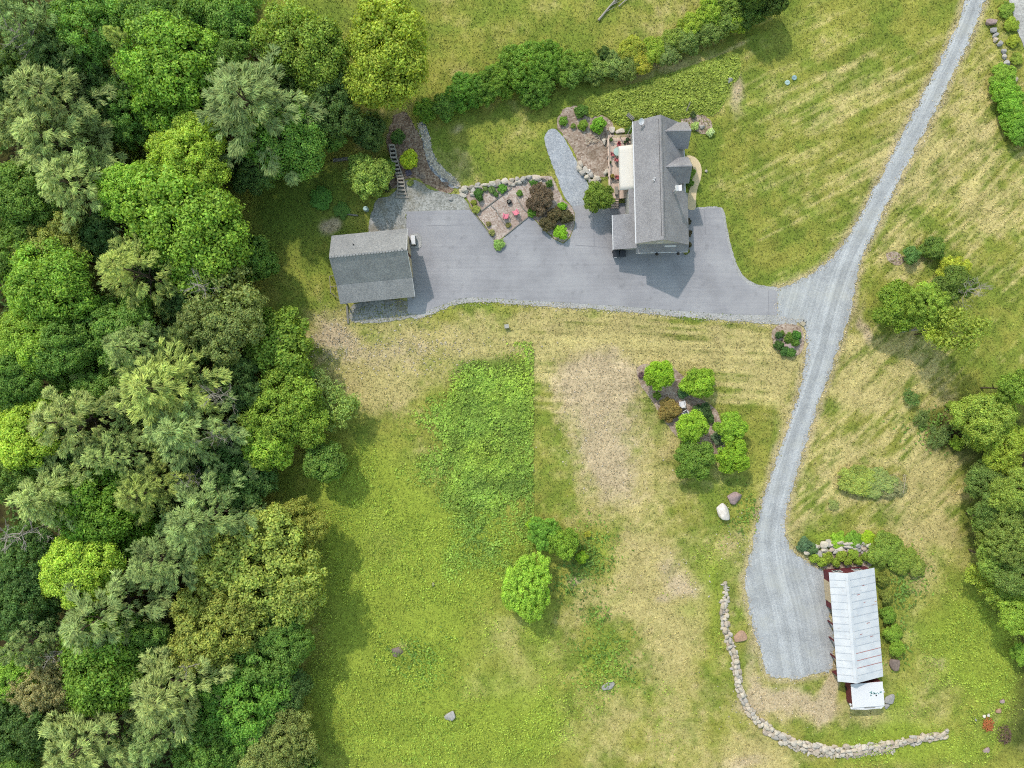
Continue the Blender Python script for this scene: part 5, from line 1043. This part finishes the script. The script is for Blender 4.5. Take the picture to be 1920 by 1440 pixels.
for sgn, y0, z0, y1, z1 in ((1, 0, GH, 3.4, 3.5), (1, 0, GH, -3.32, 3.5), (1, -3.33, 3.46, -5.8, 2.4)):
    MB().slab([(GL + .005, y0, z0 - .02), (GL + .065, y0, z0 - .02), (GL + .065, y1, z1 - .02), (GL + .005, y1, z1 - .02)], .22).build("barge_board", MAT_WHITE, gar)
for k in range(4): MB().box((-4.7 + k * 3.13, -5.6, 1.14), (.16, .16, 2.28)).build("lean_to_post", MAT_POST, gar)
MB().box((0, -5.6, 2.2), (9.8, .14, .2)).build("beam", MAT_POST, gar)
MB().box((4.88, 1.6, 1.25), (.07, 2.6, 2.5)).build("garage_door", MAT_TAN, gar); MB().box((4.88, -1.5, 1.25), (.07, 2.6, 2.5)).build("garage_door", MAT_TAN, gar)
w = MB().box((4.88, 0, 4.4), (.06, .9, .9)).build("window", MAT_WHITE, gar); MB().box((4.92, 0, 4.4), (.02, .7, .7)).build("pane", MAT_GLASS, w)
MB().tube((4.6, .15, GH), (4.6, .15, GH + .5), .05, n=6).build("roof_vent", MAT_DARK, gar)
MB().tube((-2.0, 1.6, 4.8), (-2.0, 1.6, 5.3), .07, n=8).build("roof_vent", MAT_DARK, gar)
# railing of the landing at the gable by the woods
ra = empty("landing_rail", *P(628, 540, 1.0), 0, math.radians(5.6)); tag(ra, "pale rail frame of the landing behind the garage", "railing")
ox, oy = ra.location.x, ra.location.y
def rl(a, b, h0=1.0, h1=1.0, nm="rail"):
    p = P(*a, h0); q = P(*b, h1); iv = Matrix.Rotation(-math.radians(5.6), 2)
    p = iv @ Vector((p[0] - ox, p[1] - oy)); q = iv @ Vector((q[0] - ox, q[1] - oy)); MB().tube((p.x, p.y, h0), (q.x, q.y, h1), .05, n=4).build(nm, MAT_WOOD, ra)
rl((618, 518), (630, 516)); rl((618, 518), (620, 549)); rl((620, 549), (639, 562), 1.0, .2); rl((620, 537), (634, 536))
for a in ((618, 518), (620, 549), (620, 537)): rl(a, (960 + (a[0] - 960) * .99, 720 + (a[1] - 720) * .99), 1.0, .01, "rail_post")
# timber on the ground at the lean-to corner
x, y = P(652, 590); o = MB().box((0, 0, .1), (.28, 2.5, .2)).build("timber_beam", MAT_POST, None, .02); o.location = (x, y, 0); o.rotation_euler = (0, 0, .07); tag(o, "grey timber beam on the ground at the lean-to corner", "beam")
# standby generator on its pad
x, y = P(776, 452); gn = empty("generator", x, y, .03, math.radians(4)); tag(gn, "white box generator on a gravel pad beside the garage doors", "generator")
MB().poly([(.85 * math.copysign(abs(math.cos(t)) ** .5, math.cos(t)) + .25, 1.05 * math.copysign(abs(math.sin(t)) ** .5, math.sin(t))) for t in np.linspace(0, 6.283, 28)[:-1]], 0, .06).build("pad", MAT_SHOULDER, gn)
MB().box((0, 0, .48), (.62, 1.25, .8)).build("housing", MAT_WHITEP, gn, .08); MB().box((0, -.02, .10), (.72, 1.35, .1)).build("base", MAT_DARK, gn)
for k in range(4): MB().box((.32, -.4 + .26 * k, .5), (.02, .18, .3)).build("grille", MAT_DARK, gn)
# rain barrel
x, y = P(686, 392, .6); rb = empty("water_barrel", x, y, 0, 0); tag(rb, "pale aqua water barrel on the gravel behind the garage", "barrel")
b = MB(); prof = [(.30, 0), (.36, .15), (.38, .5), (.36, .85), (.30, 1.0), (.26, 1.02)]
for (r0, z0), (r1, z1) in zip(prof, prof[1:]): b.tube((0, 0, z0), (0, 0, z1), r0, r1, 18, False)
b.tube((0, 0, 1.0), (0, 0, 1.02), .27, .25, 18); o = b.build("body", MAT_AQUAP, rb)
for p in o.data.polygons: p.use_smooth = len(p.vertices) == 4
MB().tube((.1, .08, 1.02), (.1, .08, 1.06), .06, n=8).build("cap", MAT_DARK, rb)
# retaining timber on the shady bank
x, y = P(645, 298, .3); o = MB().box((0, 0, .2), (3.2, .4, .4)).build("timber_beam", MAT_POST, None, .03); o.location = (x, y, 0); o.rotation_euler = (0, 0, .12); tag(o, "long grey timber lying at the shaded edge of the woods", "beam")
x, y = P(655, 402, .2); o = MB().box((0, 0, .1), (2.4, .2, .2)).build("timber_beam", MAT_POST, None, .02); o.location = (x, y, 0); o.rotation_euler = (0, 0, -.12); tag(o, "thin grey timber lying beside the aqua barrel", "beam")

# ------------------------------------------------------------------ timber steps
st = empty("timber_steps", *P(748, 320), 0, 0); tag(st, "flight of pale timber steps climbing from the gravel to the woods", "steps"); ox, oy = st.location.x, st.location.y
zs_ = [(734, 272, 11), (736, 279, 12), (737, 287, 12), (738, 295, 12), (741, 303, 13), (742, 310, 13), (744.5, 317, 13), (747, 324, 13), (749, 329.5, 13), (751, 335, 13), (752, 342, 14), (752, 349, 15), (752.5, 356, 17), (753, 363, 20), (754, 370, 25)]
for i, (u, v, wd) in enumerate(zs_):
    z = .08 * (len(zs_) - i); x, y = P(u, v, z)
    MB().box((x - ox, y - oy, z / 2 + .04), (wd / S, .26, z + .08), math.radians(random.uniform(-4, 8))).build("step", MAT_WOOD, st, .02)
    if i < len(zs_) - 1:
        x2, y2 = P(*zs_[i + 1][:2], z); d = Vector((x2 - x, y2 - y))
        for s in (-1, 1): MB().box(((x + x2) / 2 - ox + s * (wd / S / 2 - .06), (y + y2) / 2 - oy, z / 2), (.12, d.length, z + .06), math.atan2(d.y, d.x) - math.pi / 2).build("side_timber", MAT_WOOD, st)
# timber edging of the pea stone bed: each run is a beam
ed = empty("bed_edging", *P(950, 420), 0, 0); tag(ed, "thin timber edging lines dividing the pea stone bed", "edging"); ox, oy = ed.location.x, ed.location.y
for a, b_ in (((887, 398), (930, 454)), ((946, 443), (993, 405)), ((901, 397), (960, 352)), ((930, 395), (951, 428)), ((921, 386), (931, 395)), ((968, 369), (980, 390)), ((980, 390), (992, 402))):
    p, q = P(*a), P(*b_); d = Vector((q[0] - p[0], q[1] - p[1])); MB().box(((p[0] + q[0]) / 2 - ox, (p[1] + q[1]) / 2 - oy, .07), (d.length, .11, .14), math.atan2(d.y, d.x)).build("timber", MAT_POST, ed)

# pink chairs, fire pit
chair(0, 0, .025, math.radians(172), MAT_PINK, "pink plastic garden chair on the pea stone, lower of the two", name="garden_chair", world=P(948, 405, .5), s=1.05, group="pink garden chairs")
chair(0, 0, .025, math.radians(214), MAT_PINK, "pink plastic garden chair on the pea stone, nearer the drive corner", name="garden_chair", world=P(967, 398, .5), s=1.05, group="pink garden chairs")
fp = empty("fire_pit", *P(955, 379, .2), .02, .4); tag(fp, "small dark metal fire pit on the pea stone", "fire pit")
b = MB(); b.tube((0, 0, .15), (0, 0, .32), .2, .36, 14, False); b.tube((0, 0, .15), (0, 0, .16), .2, n=14); b.build("bowl", MAT_DARK, fp)
for i in range(3): MB().tube((.2 * math.cos(i * 2.1), .2 * math.sin(i * 2.1), .2), (.34 * math.cos(i * 2.1), .34 * math.sin(i * 2.1), 0), .025, n=5).build("leg", MAT_DARK, fp)
for i in range(4): MB().tube((-.2, -.1 + .08 * i, .3), (.22, .05 + .06 * i, .34), .05, n=6).build("log", MAT_POST, fp)
chair(0, 0, .02, math.radians(190), MAT_WHITEP, "white garden chair in the island bed, upper of the two", name="garden_chair", world=P(1279, 757, .5), s=1.15, group="white garden chairs")
chair(0, 0, .02, math.radians(30), MAT_WHITEP, "white garden chair in the island bed, lower of the two", name="garden_chair", world=P(1286, 776, .5), s=1.15, group="white garden chairs")

# ------------------------------------------------------------------ the white barn
bx, by = P(1589, 1074.7, 3.6); barn = empty("barn", bx, by, 0, math.radians(4.7)); tag(barn, "long maroon barn under a rust-streaked white metal roof", "barn")
BL = 15.0; bw_, be_ = -2.1, 4.4; zr_, zw, ze = 3.6, 2.6, 2.15
fw = lambda x: zr_ + (zr_ - zw) / 2.1 * x; fe = lambda x: zr_ - (zr_ - ze) / 4.4 * x
MB().prism([(-1.75, 0), (4.1, 0), (4.1, fe(4.1) - .14), (0, zr_ - .16), (-1.75, fw(-1.75) - .14)], -5.4, -.3).build("wall", MAT_MAROON, barn)
MB().box((4.05, -10.0, 1.0), (.12, 9.2, 2.0)).build("rear_wall", MAT_MAROON, barn); MB().prism([(-1.75, 0), (4.0, 0), (4.0, fe(4.0) - .14), (0, zr_ - .16), (-1.75, fw(-1.75) - .14)], -14.7, -14.55).build("end_wall", MAT_MAROON, barn)
for y in (-7.5, -9.8, -12.2): MB().box((-1.7, y, 1.27), (.16, .16, 2.5)).build("barn_post", MAT_MAROON, barn)
MB().box((-1.7, -10, 2.5), (.14, 9.2, .2)).build("beam", MAT_MAROON, barn)
npn = 15; pl = BL / npn
for k in range(npn):
    y1 = -pl * k; y0 = y1 - pl + .012
    for p in (MB().slab([(bw_, y0, zw), (0, y0, zr_), (0, y1, zr_), (bw_, y1, zw)], .05), MB().slab([(.004, y0, zr_), (be_, y0, ze), (be_, y1, ze), (.004, y1, zr_)], .05)): p.build("roof_panel", MAT_METAL, barn)
    if k:
        ry = y1 - .0
        MB().slab([(bw_, ry - .03, zw + .035), (-.25, ry - .03, fw(-.25) + .035), (-.25, ry + .03, fw(-.25) + .035), (bw_, ry + .03, zw + .035)], .05).build("seam", MAT_SEAM, barn)
        MB().slab([(.25, ry - .03, fe(.25) + .035), (be_, ry - .03, ze + .035), (be_, ry + .03, ze + .035), (.25, ry + .03, fe(.25) + .035)], .05).build("seam", MAT_SEAMRUST if k in (11, 12, 13) else MAT_SEAM, barn)
MB().slab([(-.3, -BL, fw(-.3) + .05), (0, -BL, zr_ + .05), (0, 0, zr_ + .05), (-.3, 0, fw(-.3) + .05)], .02).build("ridge_cap", MAT_METAL, barn)
MB().slab([(.003, -BL, zr_ + .05), (.3, -BL, fe(.3) + .05), (.3, 0, fe(.3) + .05), (.003, 0, zr_ + .05)], .02).build("ridge_cap", MAT_METAL, barn)
for k, (y, L, x0) in enumerate(((-5.0, .8, 3.4), (-4.6, .35, 4.0), (-4.4, .3, 2.2), (-7.3, .5, 2.4), (-8.6, .4, 1.2), (-9.2, .5, 2.8), (-2.1, .4, 2.2), (-3.2, .5, 1.2))):
    MB().slab([(x0, y - .05, fe(x0) + .012), (x0 + L, y - .02, fe(x0 + L) + .012), (x0 + L, y + .07, fe(x0 + L) + .012), (x0, y + .04, fe(x0) + .012)], .008).build("rust_patch", MAT_RUST if k < 2 else MAT_SEAMRUST, barn)
gd = MB().box((-1.78, -3.05, 1.15), (.07, 2.9, 2.3)).build("garage_door", MAT_TAN, barn)
for k in range(4): MB().box((-1.83, -3.05, .33 + .56 * k), (.03, 2.7, .46)).build("panel", MAT_TAN, gd)
for x in (-.45, 2.3):
    w = MB().box((x, -.27, 1.5), (1.15, .07, 1.0)).build("window", MAT_WHITE, barn); MB().box((x, -.22, 1.5), (.95, .03, .8)).build("pane", MAT_GLASS, w); MB().box((x, -.20, 1.5), (.05, .03, .8)).build("muntin", MAT_WHITE, w); MB().box((x, -.20, 1.5), (.95, .028, .05)).build("muntin", MAT_WHITE, w)
ax_, ay_ = P(1627, 1303, 2.2); an = empty("camper_trailer", ax_, ay_, 0, math.radians(4.7)); tag(an, "white flat-topped camper box parked against the end of the barn", "camper")
hwx, hwy = 2.1, 1.6
MB().box((0, 0, 1.15), (2 * hwx, 2 * hwy, 1.9)).build("wall", MAT_MAROON, an)
MB().box((0, 0, 2.16), (2 * hwx + .2, 2 * hwy + .1, .1)).build("roof", MAT_WHITEP, an, .03)
MB().poly([(-2.45, -1.55), (-2.4, -1.85), (-.4, -2.08), (1.5, -2.05), (1.75, -2.12), (2.2, -1.75), (2.25, -1.55)], 1.9, 2.06).build("cap", MAT_WHITEP, an)
MB().box((.2, -1.85, 2.08), (1.5, .1, .03), -.06).build("slot", MAT_POST, an); MB().tube((1.15, -.15, 2.2), (1.15, -.15, 2.26), .1, n=12).build("vent", MAT_DARK, an)
b = MB(); rr = random.Random(4)
for k in range(26):
    x, y = rr.gauss(.75, .45), rr.gauss(.15, .13); s = rr.uniform(.03, .11); b.poly([(x + s * math.cos(t) * rr.uniform(.7, 1.3), y + s * math.sin(t) * rr.uniform(.5, 1.2)) for t in np.linspace(0, 6.28, 7)[:-1]], 2.2115, 2.214)
o = b.build("stain", MAT_MOSS, an); o["kind"] = "stuff"
for s in (-1, 1): MB().tube((s * 1.9, .3, .32), (s * 2.12, .3, .32), .32, n=14).build("wheel", MAT_DARK, an)
for x, y in ((-2.35, -1.25), (2.25, .45), (2.3, .15)): MB().box((x, y, 1.9), (.25, .2, .25), .4).build("bracket", MAT_WHITEP, an)

# ------------------------------------------------------------------ small things on the ground
for u, v, mat, lab in ((1476, 155, MAT_AQUAP, "pale round septic lid on the lawn"), (1489, 146, plain("teal_lid", A(156, 186, 188), .6), "blue round septic lid beside the paler one")):
    x, y = P(u, v); t = empty("septic_lid", x, y, 0, 0); tag(t, lab, "septic lid", "septic lids on the lawn"); MB().tube((0, 0, -.05), (0, 0, .12), .36, .34, 20).build("lid", mat, t)
    for i in range(3): MB().box((0, 0, .13), (.55, .04, .02), i * 1.047).build("rib", mat, t)
x, y = P(950, 612, .3); t = empty("utility_box", x, y, 0, .1); tag(t, "small grey utility box alone on the dry lawn", "utility box"); MB().box((0, 0, .25), (.55, .5, .5)).build("housing", MAT_STONEGREY, t, .04); MB().box((0, 0, .52), (.62, .56, .06)).build("lid", MAT_CONCRETE, t, .02)
x, y = P(1506, 607, .3); t = empty("lane_marker", x, y, 0, math.radians(-35)); tag(t, "small cream sign board lying at the lane corner", "sign"); MB().slab([(-.32, -.24, .12), (.32, -.24, .12), (.32, .24, .34), (-.32, .24, .34)], .04).build("board", MAT_TAN, t)
for x_ in (-.2, .2): MB().tube((x_, .3, .3), (x_ + .05, .62, .05), .04, n=5).build("leg", MAT_DARK, t)
# fallen trunk and branches at the top
def log(u0, v0, u1, v1, r, mat, label, name="fallen_log", h=.2, twigs=6):
    p, q = P(u0, v0, h), P(u1, v1, h); t = empty(name, p[0], p[1], 0, 0); tag(t, label, "log"); e = Vector((q[0] - p[0], q[1] - p[1], 0))
    MB().tube((0, 0, h), (e.x, e.y, h * .8), r, r * .55, 8).build("trunk", mat, t); rr = random.Random(int(u0))
    for i in range(twigs):
        f = rr.uniform(.3, .95); d = e.normalized(); s = Vector((-d.y, d.x, 0)) * rr.choice((-1, 1)); L = e.length * rr.uniform(.15, .4); a = e * f
        MB().tube((a.x, a.y, h), (a.x + (d.x + s.x * .45) * L, a.y + (d.y + s.y * .45) * L, h + rr.uniform(0, .3)), r * .35, r * .12, 5).build("branch", mat, t)
log(1122, 38, 1158, -6, .16, MAT_DEADWOOD, "bleached fallen trunk in the top field", twigs=8)
log(1160, 12, 1182, -8, .10, MAT_DEADWOOD, "smaller bleached fallen limb beside the fallen trunk", twigs=5)
log(1780, 768, 1815, 770, .2, MAT_PALEBARK, "grey log lying at the edge of the east thicket", twigs=1)
log(1688, 622, 1750, 614, .16, MAT_PALEBARK, "pale leaning birch trunk below the field clump", h=1.2, twigs=4)
log(518, 1274, 540, 1252, .22, MAT_DEADWOOD, "grey fallen log at the lower edge of the woods", twigs=2)
log(300, 1396, 348, 1350, .2, MAT_DEADWOOD, "grey leaning trunk among the lower pines", h=8, twigs=4)
# brush heaps near the corner
def heap(u, v, ru, rv, h, mat, label, n=70, seed=1):
    x, y = P(u, v); rr = random.Random(seed); b = MB()
    for i in range(n):
        a = rr.uniform(0, 6.28); d = rr.random() ** .5; px, py = d * ru / S * math.cos(a), d * rv / S * math.sin(a); z = h * (1 - d * d) * rr.uniform(.3, 1); L = rr.uniform(.25, .6); t = rr.uniform(0, 3.14)
        b.tube((px - L * math.cos(t) / 2, py - L * math.sin(t) / 2, z), (px + L * math.cos(t) / 2, py + L * math.sin(t) / 2, z + rr.uniform(-.1, .15)), rr.uniform(.02, .05), n=4)
    o = b.build("brush_heap", mat); o.location = (x, y, .02); tag(o, label, "brush heap", kind=None); return o
heap(1882, 1376, 13, 18, .8, MAT_BRUSH, "heap of grey-brown dead twigs near the bottom corner", 120, 2)["kind"] = "stuff"
heap(1852, 1358, 10, 13, .5, plain("orange_brush", A(200, 120, 72), .95, var=.3), "heap of orange-brown dead leaves beside the twig heap", 110, 3)["kind"] = "stuff"
# fence round the hedge block
fn = empty("shrub_fence", *P(1690, 905), 0, -.15); tag(fn, "thin pale rail fence at the end of the fenced shrub block", "fence")
for y in (-1.1, 0, 1.1): MB().box((0, y, .45), (.06, .06, .9)).build("fence_post", MAT_WOOD, fn)
for z in (.4, .85): MB().box((0, 0, z), (.05, 2.6, .07)).build("rail", MAT_TAN, fn)
# ------------------------------------------------------------------ loose pebbles and stone chips on the bare ground
def pebbles(name, U, V, size, label, mat):
    n = len(U); rng = RNG; X = (U - 960) / S; Y = (720 - V) / S
    base = np.array([(1, 0, 0), (-1, 0, 0), (0, 1, 0), (0, -1, 0), (0, 0, .7), (0, 0, -.4)], float); tri = np.array([(0, 2, 4), (2, 1, 4), (1, 3, 4), (3, 0, 4), (2, 0, 5), (1, 2, 5), (3, 1, 5), (0, 3, 5)])
    a = rng.uniform(0, 6.28, n); sc = rng.uniform(*size, n)[:, None] * rng.uniform(.6, 1.3, (n, 3)); p = base[None] * sc[:, None, :]
    x = p[..., 0] * np.cos(a)[:, None] - p[..., 1] * np.sin(a)[:, None]; y = p[..., 0] * np.sin(a)[:, None] + p[..., 1] * np.cos(a)[:, None]
    W = np.stack([x + X[:, None], y + Y[:, None], p[..., 2] + .03], 2).reshape(-1, 3); F = (tri[None] + (np.arange(n) * 6)[:, None, None]).reshape(-1, 3)
    k = np.repeat(np.clip(1 + rng.normal(size=n) * .22, .5, 1.5), 6)[:, None] * np.array([1, .97, .92, 1.0]); k[:, 3] = 1
    o = obj(name, mesh_np(name, W, F, k), mat); o.color = A(214, 206, 192); tag(o, label, "pebbles", kind="stuff")
MAT_PEBBLE = leaf_mat("pebble", 0.0, 0.9)
U = np.concatenate([RNG.normal(740, 90, 420), RNG.normal(625, 25, 160), RNG.normal(1130, 50, 160), RNG.normal(1290, 40, 60), RNG.normal(1385, 25, 50), RNG.normal(1450, 60, 90)])
V = np.concatenate([RNG.normal(655, 25, 420), RNG.normal(640, 30, 160), RNG.normal(820, 80, 160), RNG.normal(1080, 40, 60), RNG.normal(1000, 30, 50), RNG.normal(1320, 25, 90)])
pebbles("pebbles", U, V, (.05, .13), "scattered pale stones on the bare soil and worn grass", MAT_PEBBLE)
q = smooth_poly(LANE, 1.2); n = len(q); pick = RNG.integers(0, n, 2600); U = q[pick, 0] + RNG.normal(size=2600) * 4.0; V = q[pick, 1] + RNG.normal(size=2600) * 4.0
q2 = smooth_poly(SHOULDER_LOW[14:], 1.2, False); pick = RNG.integers(0, len(q2), 700); U = np.concatenate([U, q2[pick, 0] + RNG.normal(size=700) * 3]); V = np.concatenate([V, q2[pick, 1] + RNG.normal(size=700) * 3])
pebbles("gravel_chips", U, V, (.04, .10), "loose gravel spilled along the lane and driveway edges", MAT_PEBBLE)
q = smooth_poly([(788, 234), (800, 260), (804, 290), (822, 318), (846, 336), (856, 348)], 1.0, False); pick = RNG.integers(0, len(q), 900)
pebbles("drain_stones", q[pick, 0] + RNG.uniform(-7, 7, 900), q[pick, 1] + RNG.uniform(-5, 5, 900), (.07, .17), "grey cobbles filling the curved stone drain", MAT_PEBBLE)
